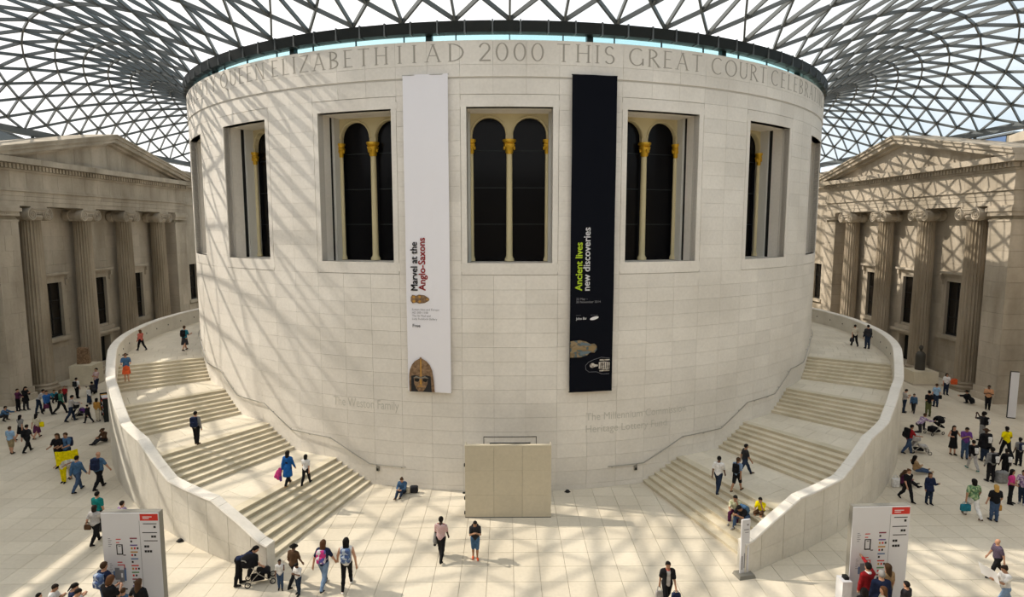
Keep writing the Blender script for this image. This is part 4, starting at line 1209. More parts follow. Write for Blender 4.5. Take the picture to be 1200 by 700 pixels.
MB().box(-.16, .14, -.2, .2, 0, 1.02).build('cabinet', M['print_white'], s_); MB().box(-.04, .10, -.08, .1, 1.02, 1.12).build('leaflet_box', M['black'], s_)

# ================================================================== SCULPTURES
t_ = thing('sculpture_plinth', 'square beige stone plinth by the second left column', 'plinth', (-32.9, 48.2, 0), rad(6))
MB().box(-.82, .82, -.80, .80, 0, 1.62).build('block', M['step'], t_); MB().box(-.86, .86, -.84, .84, 0, .10).build('base', M['old'], t_)
t_ = thing('relief_fragment', 'dark golden carved stone fragment standing on the left plinth', 'sculpture', (-33.1, 48.3, 1.62), rad(20))
mb_ = MB(); mb_.hexa([(-.42, -.28, 0), (.40, -.28, 0), (.42, .26, 0), (-.38, .26, 0), (-.36, -.22, 1.28), (.38, -.24, 1.20), (.34, .20, 1.22), (-.34, .20, 1.30)])
mb_.build('carved_block', M['bronze'], t_)
for k_ in range(4): MB().ball((-.22 + .15 * k_, -.26, .3 + .22 * k_), (.12, .06, .16), 8, 5).build('relief_figure', M['bronze'], t_)
t_ = thing('sculpture_plinth', 'square beige stone plinth between the right columns', 'plinth', (32.6, 48.0, 0), rad(-4))
MB().box(-.92, .92, -.82, .82, 0, 1.05).build('block', M['step'], t_); MB().box(-.96, .96, -.86, .86, 0, .10).build('base', M['old'], t_)
t_ = thing('statue', 'tall dark upright statue with a small head on the right plinth', 'statue', (32.6, 48.1, 1.05))
MB().lathe([(.34, 0), (.36, .1), (.33, .5), (.36, 1.0), (.34, 1.25), (.22, 1.42), (.10, 1.48)], 14).build('body', M['statue'], t_, True)
mb_ = MB().tube([(0, 0, 1.46), (0, 0, 1.60)], .09, 8); mb_.ball((0, 0, 1.76), (.15, .16, .20), 10, 7); mb_.ball((0, -.15, 1.74), (.04, .05, .05), 6, 4); mb_.build('head', M['statue'], t_, True)

# ================================================================== PEOPLE
# Bodies and clothes are grown from smooth blends of tapered limbs, meshed on a small grid.
def d_cap(P, a, b, ra, rb, sq=None):
    a = np.asarray(a, float); b = np.asarray(b, float); ab = b - a; L2 = max(float(ab @ ab), 1e-9)
    t = np.clip(((P - a) @ ab) / L2, 0, 1)
    q = P - a - t[:, None] * ab
    if sq is not None: q = q @ sq
    return np.sqrt((q * q).sum(1)) - (ra + (rb - ra) * t)
def d_ell(P, c, r, rot=None):
    q = P - np.asarray(c, float)
    if rot is not None: q = q @ rot
    r = np.asarray(r, float); k = np.sqrt(((q / r) ** 2).sum(1)); k2 = np.sqrt(((q / r ** 2) ** 2).sum(1)) + 1e-9
    return k * (k - 1) / k2
def d_box(P, c, h, rr, rot=None):
    q = P - np.asarray(c, float)
    if rot is not None: q = q @ rot
    q = np.abs(q) - (np.asarray(h, float) - rr)
    return np.sqrt((np.maximum(q, 0) ** 2).sum(1)) + np.minimum(q.max(1), 0) - rr
def smin(ds, k):
    r = ds[0]
    for d in ds[1:]:
        h = np.clip(.5 + .5 * (d - r) / k, 0, 1); r = d * (1 - h) + r * h - k * h * (1 - h)
    return r
def surface(fn, lo, hi, h):
    """naive surface nets on a regular grid, vertices pulled on to the surface"""
    lo = np.asarray(lo, float); n = np.maximum(2, np.ceil((np.asarray(hi) - lo) / h).astype(int) + 1)
    g = np.stack(np.meshgrid(*[lo[i] + h * np.arange(n[i]) for i in range(3)], indexing='ij'), -1)
    D = fn(g.reshape(-1, 3)).reshape(n); S = D < 0
    c = n - 1
    cnt = np.zeros(c); pos = np.zeros((*c, 3)); idx = np.stack(np.meshgrid(*[np.arange(m) for m in c], indexing='ij'), -1).astype(float)
    for ax in range(3):
        e = np.eye(3, dtype=int)[ax]
        A = D[tuple(slice(0, n[i] - e[i]) for i in range(3))]; B = D[tuple(slice(e[i], n[i]) for i in range(3))]
        cr = (A < 0) != (B < 0); t = np.where(cr, A / np.where(np.abs(A - B) < 1e-9, 1e-9, A - B), 0)
        o = [i for i in range(3) if i != ax]
        for p in (0, 1):
            for q in (0, 1):
                sl = [slice(0, c[i]) for i in range(3)]
                sl[o[0]] = slice(p, p + c[o[0]]); sl[o[1]] = slice(q, q + c[o[1]])
                m = cr[tuple(sl)]; tt = t[tuple(sl)]
                off = np.zeros(3); off[o[0]] = p; off[o[1]] = q
                pt = idx + off; pt[..., ax] += tt
                pos += np.where(m[..., None], pt, 0); cnt += m
    act = cnt > 0; vid = -np.ones(c, int); vid[act] = np.arange(act.sum())
    V = lo + h * pos[act] / cnt[act][:, None]
    F = []
    for ax in range(3):
        o = [(ax + 1) % 3, (ax + 2) % 3]
        sl = [slice(1, n[i] - 1) for i in range(3)]; sl[ax] = slice(0, n[ax] - 1)
        e = np.eye(3, dtype=int)[ax]
        A = S[tuple(sl)]; s2 = list(sl); s2[ax] = slice(1, n[ax]); B = S[tuple(s2)]
        ii = np.argwhere(A != B)
        if len(ii) == 0: continue
        base = ii.copy(); base[:, o[0]] += 1; base[:, o[1]] += 1
        sg = A[tuple(ii.T)]
        def at(d0, d1):
            b = base.copy(); b[:, o[0]] -= d0; b[:, o[1]] -= d1; return vid[tuple(b.T)]
        q = np.stack([at(1, 1), at(0, 1), at(0, 0), at(1, 0)], 1)
        q[~sg] = q[~sg][:, ::-1]
        F.append(q)
    if not F: return V, np.zeros((0, 4), int)
    F = np.concatenate(F); F = F[(F >= 0).all(1)]
    for _ in range(2):        # pull on to the surface
        e = .25 * h; d = fn(V)
        G = np.stack([(fn(V + e * np.eye(3)[i]) - d) / e for i in range(3)], 1)
        V = V - np.clip(d, -.5 * h, .5 * h)[:, None] * G / np.maximum((G * G).sum(1), .25)[:, None]
    return V, F
def np_mesh(name, V, F, mats, smooth=True):
    me = bpy.data.meshes.new(name)
    me.from_pydata(V.tolist() if hasattr(V, 'tolist') else V, [], F.tolist() if hasattr(F, 'tolist') else F); me.update()
    for m in mats: me.materials.append(m)
    if smooth: me.polygons.foreach_set('use_smooth', [True] * len(me.polygons))
    return me

CLOTH = {}
RGB = dict(black=(.010, .010, .012), charcoal=(.030, .030, .034), navy=(.016, .024, .060), denim=(.050, .085, .16), paledenim=(.19, .28, .42), darkdenim=(.018, .030, .058),
           white=(.74, .73, .72), cream=(.62, .56, .44), grey=(.22, .22, .22), palegrey=(.45, .43, .42), lightblue=(.27, .42, .60), blue=(.03, .12, .36), royal=(.012, .10, .34),
           steelblue=(.06, .13, .24), teal=(.01, .20, .19), tealblue=(.02, .17, .24), green=(.05, .19, .13), olive=(.09, .10, .04), khaki=(.30, .24, .14), brown=(.10, .055, .03),
           tan=(.36, .24, .13), red=(.30, .015, .02), coral=(.50, .13, .10), orange=(.62, .10, .03), peach=(.62, .32, .17), amber=(.50, .26, .06), yellow=(.72, .58, .02), brightyellow=(.80, .66, .0),
           pink=(.55, .05, .22), purple=(.12, .03, .14), plum=(.09, .02, .06), violet=(.14, .05, .24))
def cm(c):
    if c not in CLOTH:
        if c == 'red_stripe': CLOTH[c] = striped('red and white striped cloth', (.34, .02, .025), RGB['white'], 80)
        elif c == 'navy_stripe': CLOTH[c] = striped('purple striped cloth', (.05, .04, .08), (.16, .12, .16), 50)
        elif c == 'grey_stripe': CLOTH[c] = striped('grey striped cloth', (.12, .12, .12), (.34, .33, .32), 70)
        elif c == 'green_print': CLOTH[c] = patterned('green printed cloth', (.14, .26, .12), (.34, .42, .24), (.06, .14, .08), 16)
        elif c == 'purple_print': CLOTH[c] = patterned('purple printed cloth', (.30, .20, .36), (.55, .50, .55), (.14, .08, .20), 20)
        elif c == 'pink_print': CLOTH[c] = patterned('pink printed cloth', (.55, .03, .20), (.62, .58, .62), (.10, .10, .35), 9)
        elif c == 'blue_print': CLOTH[c] = patterned('blue printed cloth', (.06, .10, .24), (.40, .46, .55), (.10, .18, .34), 12)
        elif c == 'olive_print': CLOTH[c] = patterned('pale green printed cloth', (.46, .46, .30), (.62, .60, .44), (.26, .30, .16), 16)
        else: CLOTH[c] = cloth(c.replace('dark', 'dark ').replace('pale', 'pale ').replace('light', 'light ') + ' cloth', RGB[c])
    return CLOTH[c]
SKIN = {'light': plain('light skin', (.50, .27, .17), .55), 'tan': plain('tan skin', (.36, .19, .11), .55), 'brown': plain('brown skin', (.15, .075, .045), .5), 'dark': plain('dark skin', (.055, .028, .018), .5)}
HAIR = {k: plain(k + ' hair', c, .75, 0, .15) for k, c in dict(black=(.010, .008, .007), dark=(.022, .014, .010), brown=(.060, .032, .016), auburn=(.10, .045, .02), blonde=(.48, .29, .08), grey=(.26, .25, .24)).items()}
EYE = plain('eye', (.01, .008, .007), .3); LIP = plain('lips', (.26, .09, .07), .5)
POSES = dict(
    stand=dict(hl=4, hr=-3, kl=2, kr=3, sl=4, sr=-2, el=14, er=16, ab=9),
    walk=dict(hl=24, hr=-18, kl=8, kr=24, sl=-20, sr=18, el=12, er=14, ab=7, lean=4),
    walk2=dict(hl=-16, hr=22, kl=20, kr=6, sl=18, sr=-18, el=14, er=12, ab=7, lean=4),
    phone=dict(hl=5, hr=-4, kl=3, kr=4, sl=28, sr=28, el=100, er=100, ab=6, inw=34, head=24),
    camera=dict(hl=4, hr=-6, kl=3, kr=6, sl=82, sr=82, el=86, er=86, ab=10, inw=38, head=-4),
    akimbo=dict(hl=4, hr=-3, kl=2, kr=2, sl=-12, sr=-12, el=80, er=80, ab=48, inw=70),
    hips=dict(hl=4, hr=-3, kl=2, kr=2, sl=-20, sr=4, el=70, er=30, ab=34, inw=40),
    folded=dict(hl=12, hr=2, kl=6, kr=4, sl=24, sr=24, el=100, er=100, ab=10, inw=62, lean=-4),
    push=dict(hl=18, hr=-16, kl=8, kr=20, sl=36, sr=36, el=50, er=50, ab=6, lean=8, head=8),
    bend=dict(hl=6, hr=-8, kl=6, kr=4, sl=14, sr=24, el=20, er=26, ab=4, lean=74, head=-10),
    lean=dict(hl=14, hr=-8, kl=8, kr=6, sl=34, sr=20, el=40, er=40, ab=6, lean=30, head=4),
    point=dict(hl=4, hr=-3, kl=2, kr=2, sl=96, sr=4, el=14, er=16, ab=10, inw=10),
    read=dict(hl=22, hr=-18, kl=8, kr=22, sl=44, sr=34, el=64, er=76, ab=6, inw=22, head=16, lean=4),
    hold=dict(hl=4, hr=-3, kl=2, kr=2, sl=30, sr=30, el=60, er=60, ab=12, inw=10, head=6),
    sit=dict(hl=98, hr=90, kl=92, kr=80, sl=50, sr=42, el=74, er=84, ab=4, inw=24, lean=22, head=22, sit=True, spread=14),
    sit_chin=dict(hl=100, hr=94, kl=98, kr=88, sl=58, sr=34, el=120, er=70, ab=4, inw=20, lean=18, head=8, sit=True, spread=8),
    sit_floor=dict(hl=118, hr=112, kl=60, kr=56, sl=40, sr=40, el=56, er=60, ab=6, inw=30, lean=4, head=26, sit=True, spread=4),
    legs_out=dict(hl=84, hr=78, kl=8, kr=4, sl=30, sr=34, el=60, er=66, ab=6, inw=30, lean=-16, head=20, sit=True, spread=3),
    crouch=dict(hl=118, hr=104, kl=128, kr=138, sl=64, sr=58, el=26, er=30, ab=6, lean=34, head=-6),
    kneel=dict(hl=100, hr=6, kl=96, kr=96, sl=58, sr=66, el=26, er=22, ab=6, lean=42, head=-8),
)
def rotx(a): c, s = math.cos(a), math.sin(a); return np.array([[1, 0, 0], [0, c, -s], [0, s, c]])
class Fig: pass
def skeleton(H, pose, build=1.0, tweak=None):
    p = dict(hl=0, hr=0, kl=0, kr=0, sl=0, sr=0, el=0, er=0, ab=8, inw=0, lean=0, head=0, sit=False, spread=0)
    p.update(POSES[pose]); p.update(tweak or {})
    f = Fig(); u = H / 1.75; f.u = u; f.b = build; f.p = p
    th, sh = .43 * u, .41 * u
    fy = lambda a: np.array([0, math.sin(a), -math.cos(a)])
    f.hip, f.knee, f.ank, f.toe = {}, {}, {}, {}
    for s, k in ((-1, 'l'), (1, 'r')):
        h = np.array([s * .085 * u, 0, 0]); a = rad(p['h' + k]); b = rad(p['h' + k] - p['k' + k]); sp = rad(p['spread']) * s
        d = fy(a) * th; d = np.array([d[0] + abs(d[1]) * math.sin(sp), d[1] * math.cos(sp), d[2]])
        kn = h + d; an = kn + fy(b) * sh; f.hip[k], f.knee[k], f.ank[k] = h, kn, an
        fd = b * .55 if not p['sit'] else max(-.2, b * .5)
        f.toe[k] = an + np.array([s * .02 * u, .15 * u * math.cos(fd), .15 * u * math.sin(fd) - .035 * u])
    low = min(min(f.ank[k][2] - .065 * u, f.toe[k][2] - .03 * u) for k in 'lr')
    if p['sit'] and pose in ('legs_out', 'sit_floor'): low = min(low, -.12 * u)
    off = np.array([0, 0, -low]); R_ = rotx(rad(p['lean']))
    for k in 'lr': f.hip[k] = f.hip[k] + off; f.knee[k] = f.knee[k] + off; f.ank[k] = f.ank[k] + off; f.toe[k] = f.toe[k] + off
    f.pel = off; up = lambda x, y, z: off + np.array([x, y, z]) * u @ R_
    f.R = R_; f.up = up
    f.waist, f.chest, f.neck = up(0, .01, .17), up(0, 0, .36), up(0, -.01, .50)
    Hd = rotx(rad(p['lean'] * .55 + p['head'])); f.Hd = Hd
    f.hc = f.neck + np.array([0, .02, .165]) * u @ Hd
    f.sho, f.elb, f.wri, f.han = {}, {}, {}, {}
    for s, k in ((-1, 'l'), (1, 'r')):
        S0 = up(s * .175 * build ** .5, -.01, .445); a = rad(p['s' + k]); ab = rad(p['ab']) * s
        d = np.array([math.sin(ab), math.cos(ab) * math.sin(a), -math.cos(ab) * math.cos(a)])
        E = S0 + d * .285 * u; b = a + rad(p['e' + k]); iw = rad(p['inw']) * -s + ab * .4
        d2 = np.array([math.sin(iw), math.cos(iw) * math.sin(b), -math.cos(iw) * math.cos(b)])
        W = E + d2 * .245 * u; f.sho[k], f.elb[k], f.wri[k], f.han[k] = S0, E, W, W + d2 * .085 * u
        setattr(f, 'hd' + k, d2)
    return f
def torso_d(P, f, g=0.0):
    u, b, R_ = f.u, f.b, f.R.T
    return [d_ell(P, f.pel + np.array([0, 0, .03]) * u, np.array([.165 * b, .118 * b, .135]) * u + g, R_),
            d_ell(P, f.waist, np.array([.142 * b, .105 * b, .17]) * u + g, R_),
            d_ell(P, f.chest - np.array([0, 0, .0]), np.array([.170 * b ** .7, .115 * b, .165]) * u + g, R_),
            d_cap(P, f.sho['l'] * .85 + f.sho['r'] * .15, f.sho['r'] * .85 + f.sho['l'] * .15, .068 * u + g, .068 * u + g)]
def leg_d(P, f, k, g=0.0, part='all'):
    u, b = f.u, f.b ** .6; r = []
    if part in ('all', 'thigh'): r.append(d_cap(P, f.hip[k], f.knee[k], .088 * u * b + g, .056 * u * b + g))
    if part in ('all', 'shank'):
        mid = f.knee[k] * .62 + f.ank[k] * .38 + np.array([0, -.012, 0]) * u
        r += [d_cap(P, f.knee[k], mid, .054 * u * b + g, .052 * u * b + g), d_cap(P, mid, f.ank[k], .052 * u * b + g, .036 * u + g)]
    return r
def arm_d(P, f, k, g=0.0, part='all', cut=1.0):
    u, b = f.u, f.b ** .4; r = []
    if part in ('all', 'upper'): r.append(d_cap(P, f.sho[k], f.sho[k] + (f.elb[k] - f.sho[k]) * cut, .054 * u * b + g, (.054 - .014 * cut) * u * b + g))
    if part in ('all', 'fore'): r.append(d_cap(P, f.elb[k], f.wri[k], .040 * u * b + g, .028 * u + g))
    return r
def head_d(P, f, g=0.0):
    u, Q = f.u, f.Hd.T; c = f.hc; l = lambda x, y, z: c + np.array([x, y, z]) * u @ f.Hd
    return [d_ell(P, l(0, -.008, .025), np.array([.076, .096, .095]) * u + g, Q), d_ell(P, l(0, .022, -.045), np.array([.058, .068, .075]) * u + g, Q)]
def bounds(f, m=.16):
    pts = np.array([f.hc, f.pel, f.chest] + [x[k] for x in (f.knee, f.ank, f.toe, f.elb, f.han, f.hip, f.sho) for k in 'lr'])
    return pts.min(0) - m * f.u, pts.max(0) + (m + .0) * f.u
def person(pos, H, face, label, pose='stand', skin='light', hair='dark', style='short', top='grey', sleeve='short', bottom='denim', legs='trousers', shoes='black',
           build=1.0, tweak=None, long_top=0.0, jacket=None, group=None, scarf=None):
    """face: heading in degrees, 0 = away from the camera (+y), 90 = to the right, 180 = towards the camera"""
    f = skeleton(H, pose, build, tweak); u = f.u; lo, hi = bounds(f)
    root = thing('person', label, 'person', tuple(pos), -rad(face), group)
    # ---- body: one continuous skin surface with neck, head, nose, ears, palms
    def body(P):
        hd = head_d(P, f); l = lambda x, y, z: f.hc + np.array([x, y, z]) * u @ f.Hd
        nose = d_cap(P, l(0, .088, .012), l(0, .108, -.022), .010 * u, .017 * u)
        ears = [d_ell(P, l(s * .080, -.008, -.005), np.array([.014, .024, .034]) * u, f.Hd.T) for s in (-1, 1)]
        neck = d_cap(P, f.neck - (f.neck - f.chest) * .25, f.hc - np.array([0, .012, .03]) * u @ f.Hd, .056 * u, .050 * u)
        core = smin(torso_d(P, f) + [neck], .05 * u)
        head = smin([smin(hd, .03 * u), nose] + ears, .012 * u)
        d = smin([core, head], .03 * u)
        for k in 'lr':
            d = smin([d, smin(leg_d(P, f, k), .03 * u)], .045 * u)
            hnd = d_cap(P, f.wri[k], f.han[k], .030 * u, .036 * u)
            d = smin([d, smin(arm_d(P, f, k) + [hnd], .02 * u)], .03 * u)
            d = smin([d, d_cap(P, f.ank[k] - np.array([0, .02, .02]) * u, f.toe[k], .036 * u, .026 * u)], .02 * u)
        return d
    V, F = surface(body, lo, hi, .030 * max(u, .75))
    V = V.tolist(); F = [tuple(q) for q in F.tolist()]; nskin = len(F); mb = MB(); mb.v = V; mb.f = F
    for k in 'lr':            # four unequal fingers, slightly curled, and a thumb from the side of the palm
        d = getattr(f, 'hd' + k); sgn_ = -1 if k == 'l' else 1
        side = np.array([0, 1., 0]) - d * d[1]
        if np.linalg.norm(side) < .2: side = np.array([sgn_, 0, 0.]) - d * (d[0] * sgn_)
        side /= np.linalg.norm(side); nrm = np.cross(d, side); nrm *= (-1 if nrm[0] * sgn_ > 0 else 1)
        for i, L_ in enumerate((.062, .072, .068, .054)):
            b0 = f.han[k] + d * .012 * u + side * (.024 - .016 * i) * u; b1 = b0 + (d * .8 + nrm * .25) * L_ * .55 * u; b2 = b1 + (d * .5 + nrm * .75) * L_ * .45 * u
            mb.tube([b0, b1, b2], [.0095 * u, .0085 * u, .0065 * u], 5)
        b0 = f.wri[k] + d * .03 * u + side * .026 * u; b1 = b0 + (side * .7 + d * .7) * .032 * u; b2 = b1 + (d * .9 + nrm * .3) * .03 * u
        mb.tube([b0, b1, b2], [.012 * u, .0105 * u, .008 * u], 5)
    nskin = len(mb.f)
    l = lambda x, y, z: f.hc + np.array([x, y, z]) * u @ f.Hd
    for s in (-1, 1): mb.ball(tuple(l(s * .032, .083, .014)), (.013 * u, .008 * u, .008 * u), 6, 4)
    neye = len(mb.f)
    mb.ball(tuple(l(0, .084, -.062)), (.022 * u, .010 * u, .007 * u), 6, 4)
    me = np_mesh('body', mb.v, mb.f, [SKIN[skin], EYE, LIP])
    mi = [0] * nskin + [1] * (neye - nskin) + [2] * (len(mb.f) - neye); me.polygons.foreach_set('material_index', mi)
    inst('body', me, root)
    # ---- clothes follow the body
    zax = np.array([0, 0, 1.]) @ f.R
    def below(P, h): return (P - f.pel) @ zax - h          # >0 above a plane at height h along the trunk
    hem = -(.06 + long_top) * u
    tg = .016 * u
    def topf(P, g=tg):
        t = smin(torso_d(P, f, g), .05 * u)
        if long_top > .1:
            t = smin([t, d_cap(P, f.pel, f.pel - zax * long_top * u, .165 * u * build + g, .20 * u * build + g)], .04 * u)
        t = np.maximum(t, -(below(P, hem)))
        if sleeve != 'none':
            for k in 'lr':
                t = smin([t, smin(arm_d(P, f, k, g, 'all' if sleeve == 'long' else 'upper', 1.0 if sleeve != 'short' else .72), .02 * u)], .035 * u)
        neckhole = d_ell(P, f.neck + zax * .035 * u, np.array([.072, .075, .06]) * u, f.R.T)
        return np.maximum(t, -neckhole)
    V, F = surface(topf, lo - .05, hi + .05, .032 * max(u, .75)); nm = 'dress' if legs == 'dress' else ('jacket' if sleeve == 'long' else 'shirt')
    if legs != 'dress': inst(nm, np_mesh(nm, V, F, [cm(top)]), root)
    if jacket:
        def jk(P):
            d = topf(P, .028 * u); gap = np.abs(P[:, 0]) - .055 * u
            return np.maximum(d, np.where((P - f.chest) @ (np.array([0, 1., 0]) @ f.R) > 0, -gap, -1))
        V, F = surface(jk, lo - .05, hi + .05, .032 * max(u, .75)); inst('open_jacket', np_mesh('open_jacket', V, F, [cm(jacket)]), root)
    wz = .115 * u
    if legs in ('trousers', 'shorts', 'leggings'):
        lg = {'trousers': .018, 'shorts': .026, 'leggings': .007}[legs] * u
        def bot(P):
            t = np.maximum(torso_d(P, f, .010 * u)[0], below(P, wz))
            for k in 'lr':
                q = leg_d(P, f, k, lg, 'thigh' if legs == 'shorts' else 'all')
                t = smin([t, smin(q, .03 * u)], .04 * u)
            return t
        V, F = surface(bot, lo - .03, hi + .03, .032 * max(u, .75)); inst(legs if legs != 'leggings' else 'leggings', np_mesh(legs, V, F, [cm(bottom)]), root)
    else:
        L_ = {'skirt': .46, 'dress': .50, 'longskirt': .74}[legs] * u
        def sk(P):
            t = d_cap(P, f.pel + zax * .08 * u, f.pel - np.array([0, 0, 1]) * L_, .15 * u * build, .235 * u * build, np.diag([1, 1.12, 1]))
            t = np.maximum(t, -(P[:, 2] - (f.pel[2] - L_)))
            if legs == 'dress':
                t = smin([t, smin(torso_d(P, f, tg), .05 * u)], .05 * u)
                if sleeve != 'none':
                    for k in 'lr': t = smin([t, smin(arm_d(P, f, k, tg, 'all' if sleeve == 'long' else 'upper', .72 if sleeve == 'short' else 1), .02 * u)], .035 * u)
                neckhole = d_ell(P, f.neck + zax * .02 * u, np.array([.09, .09, .09]) * u, f.R.T)
                return np.maximum(t, -neckhole)
            return np.maximum(t, below(P, wz))
        V, F = surface(sk, lo - .1, hi + .1, .034 * max(u, .75)); nm = 'dress' if legs == 'dress' else 'skirt'
        inst(nm, np_mesh(nm, V, F, [cm(bottom)]), root)
    for k in 'lr':
        mb = MB(); a, t = f.ank[k], f.toe[k]; d = t - a
        mb.tube([a + np.array([0, -.055, -.040]) * u, a + np.array([0, -.02, -.022]) * u, a + d * .6 + np.array([0, 0, .0]) * u, t + np.array([0, .035, -.006]) * u], [.034 * u, .046 * u, .042 * u, .028 * u], 8)
        mb.v = [(x, y, max(z, .001) if pos is not None else z) for x, y, z in mb.v] if not f.p['sit'] else mb.v
        mb.build('shoe', cm(shoes), root, True)
    # ---- hair
    if style != 'bald':
        def hr(P):
            d = smin(head_d(P, f, .016 * u)[:1], .02 * u); q = (P - f.hc) @ f.Hd.T / u
            cut = q[:, 1] * .80 - (q[:, 2] - .035) * .62 - .022 + np.where(q[:, 2] > .062, -.05, 0)
            low = -.050 if style in ('short', 'bun', 'cap', 'ponytail') else -.09
            d = np.maximum(np.maximum(d, cut * u), (low - q[:, 2]) * u)
            if style in ('long', 'verylong'):
                e = l(0, -.085, -.30 if style == 'long' else -.42)
                d = smin([d, d_cap(P, l(0, -.045, .02), e, .088 * u, .075 * u, np.diag([.85, 1.35, 1]))], .03 * u)
                d = np.maximum(d, (q[:, 1] * .9 - .045 - np.where(q[:, 2] > .03, .03, 0)) * u)
            if style == 'bob': d = np.maximum(smin([d, d_cap(P, l(0, -.03, .03), l(0, -.045, -.08), .098 * u, .09 * u)], .03 * u), (q[:, 1] * .9 - .035 - np.where(q[:, 2] > .04, .04, 0)) * u)
            if style == 'bun': d = smin([d, d_ell(P, l(0, -.085, .085), np.array([.042, .042, .042]) * u)], .02 * u)
            if style == 'ponytail': d = smin([d, d_cap(P, l(0, -.10, .04), l(0, -.14, -.16), .034 * u, .022 * u)], .02 * u)
            if style == 'afro': d = smin([d, d_ell(P, l(0, -.03, .06), np.array([.125, .125, .11]) * u)], .03 * u); d = np.maximum(d, (q[:, 1] - .075) * u)
            return d
        V, F = surface(hr, f.hc - .34 * u - (.2 * u if style == 'verylong' else 0), f.hc + .24 * u, .024 * max(u, .8))
        inst('hair' if style != 'cap' else 'hat', np_mesh('hair', V, F, [HAIR.get(hair) or cm(hair)]), root)
        if style == 'cap':
            mb = MB(); mb.lathe([(.001, .05), (.10, .045), (.165, .035), (.165, .02), (.10, .03)], 14); R4 = Matrix(f.Hd.T.tolist()).to_4x4()
            mb.v = [tuple(np.array(l(0, 0, .0)) + np.array(p) * u @ f.Hd) for p in mb.v]; mb.build('brim', HAIR.get(hair) or cm(hair), root, True)
    if scarf:
        V, F = surface(lambda P: d_ell(P, f.neck + zax * .0, np.array([.10, .10, .055]) * u), f.neck - .2 * u, f.neck + .2 * u, .03 * u); inst('scarf', np_mesh('scarf', V, F, [cm(scarf)]), root)
    root['fig'] = 0; del root['fig']
    return root, f
def in_world(root_pos, face, p):
    a = -rad(face); c, s = math.cos(a), math.sin(a)
    return Vector((root_pos[0] + c * p[0] - s * p[1], root_pos[1] + s * p[0] + c * p[1], root_pos[2] + p[2]))
def backpack(pos, face, f, color, label, patch=None, size=1.0):
    """worn pack: padded sack against the back, pocket, top loop, two shoulder straps"""
    u = f.u; c = f.up(0, -.185, .29); w = in_world(pos, face, c)
    root = thing('backpack', label, 'backpack', w, -rad(face))
    V, F = surface(lambda P: d_box(P, (0, 0, 0), np.array([.15, .085, .22]) * u * size, .06 * u, f.R.T), np.array([-.25, -.22, -.34]) * u * size, np.array([.25, .22, .34]) * u * size, .030 * u)
    inst('sack', np_mesh('sack', V, F, [cm(color)]), root)
    g = lambda x, y, z: np.array([x, y, z]) * u @ f.R
    V, F = surface(lambda P: d_box(P, g(0, -.09 * size, -.07 * size), np.array([.11, .04, .10]) * u * size, .03 * u, f.R.T), np.array([-.2, -.28, -.34]) * u * size, np.array([.2, .15, .25]) * u * size, .028 * u)
    inst('pocket', np_mesh('pocket', V, F, [cm(color)]), root)
    if patch:
        V, F = surface(lambda P: d_box(P, g(0, -.115 * size, .0), np.array([.085, .045, .15]) * u * size, .025 * u, f.R.T), np.array([-.2, -.32, -.34]) * u * size, np.array([.2, .15, .34]) * u * size, .026 * u)
        inst('panel', np_mesh('panel', V, F, [cm(patch)]), root)
    for s in (-1, 1):
        pts = [g(s * .09, .07, .16), g(s * .105, .13, .215), g(s * .11, .25, .19), g(s * .12, .325, .05), g(s * .14, .26, -.08), g(s * .14, .09, -.13)]
        MB().tube(pts, .016 * u, 5).build('strap', cm(color), root, True)
    return root
def hand_bag(p, color, label, kind='handbag', w=.30, h=.24, d=.12, rz=0.0, drop=.28):
    """bag hanging below the hand: body and looped handles"""
    root = thing('handbag' if kind != 'carrier_bag' else 'carrier_bag', label, 'bag', (p.x, p.y, p.z - drop - h / 2), rz)
    V, F = surface(lambda P: d_box(P, (0, 0, 0), (w / 2, d / 2, h / 2), .04, None) + .25 * np.maximum(P[:, 2], 0) * .3, (-w, -d * 1.5, -h), (w, d * 1.5, h), .026)
    inst('body', np_mesh('bag_body', V, F, [cm(color)]), root)
    for s in (-1, 1):
        pts = [(-w * .28, s * d * .3, h * .42), (-w * .2, s * d * .2, h * .5 + drop * .7), (0, s * .01, h * .5 + drop), (w * .2, s * d * .2, h * .5 + drop * .7), (w * .28, s * d * .3, h * .42)]
        MB().tube(pts, .010, 5).build('handle', cm(color), root, True)
    return root

# ------------------------------------------------------------------ who stands where
def put(u, v, hv, face, label, z=0.0, H=None, pack=None, **kw):
    pos = onz(u, v, z)
    if H is None:
        lo_, hi_ = .8, 2.2
        for _ in range(30):
            m = (lo_ + hi_) / 2
            if projv((pos.x, pos.y, z + m)) > hv: lo_ = m
            else: hi_ = m
        H = min(max((lo_ + hi_) / 2, 1.0), 1.90)
    root, f = person(pos, H, face, label, **kw)
    if pack: backpack(pos, face, f, pack[0], pack[1], pack[2] if len(pack) > 2 else None, pack[3] if len(pack) > 3 else 1.0)
    return pos, f, face
def hand(q, k): pos, f, face = q; return in_world(pos, face, f.han[k])

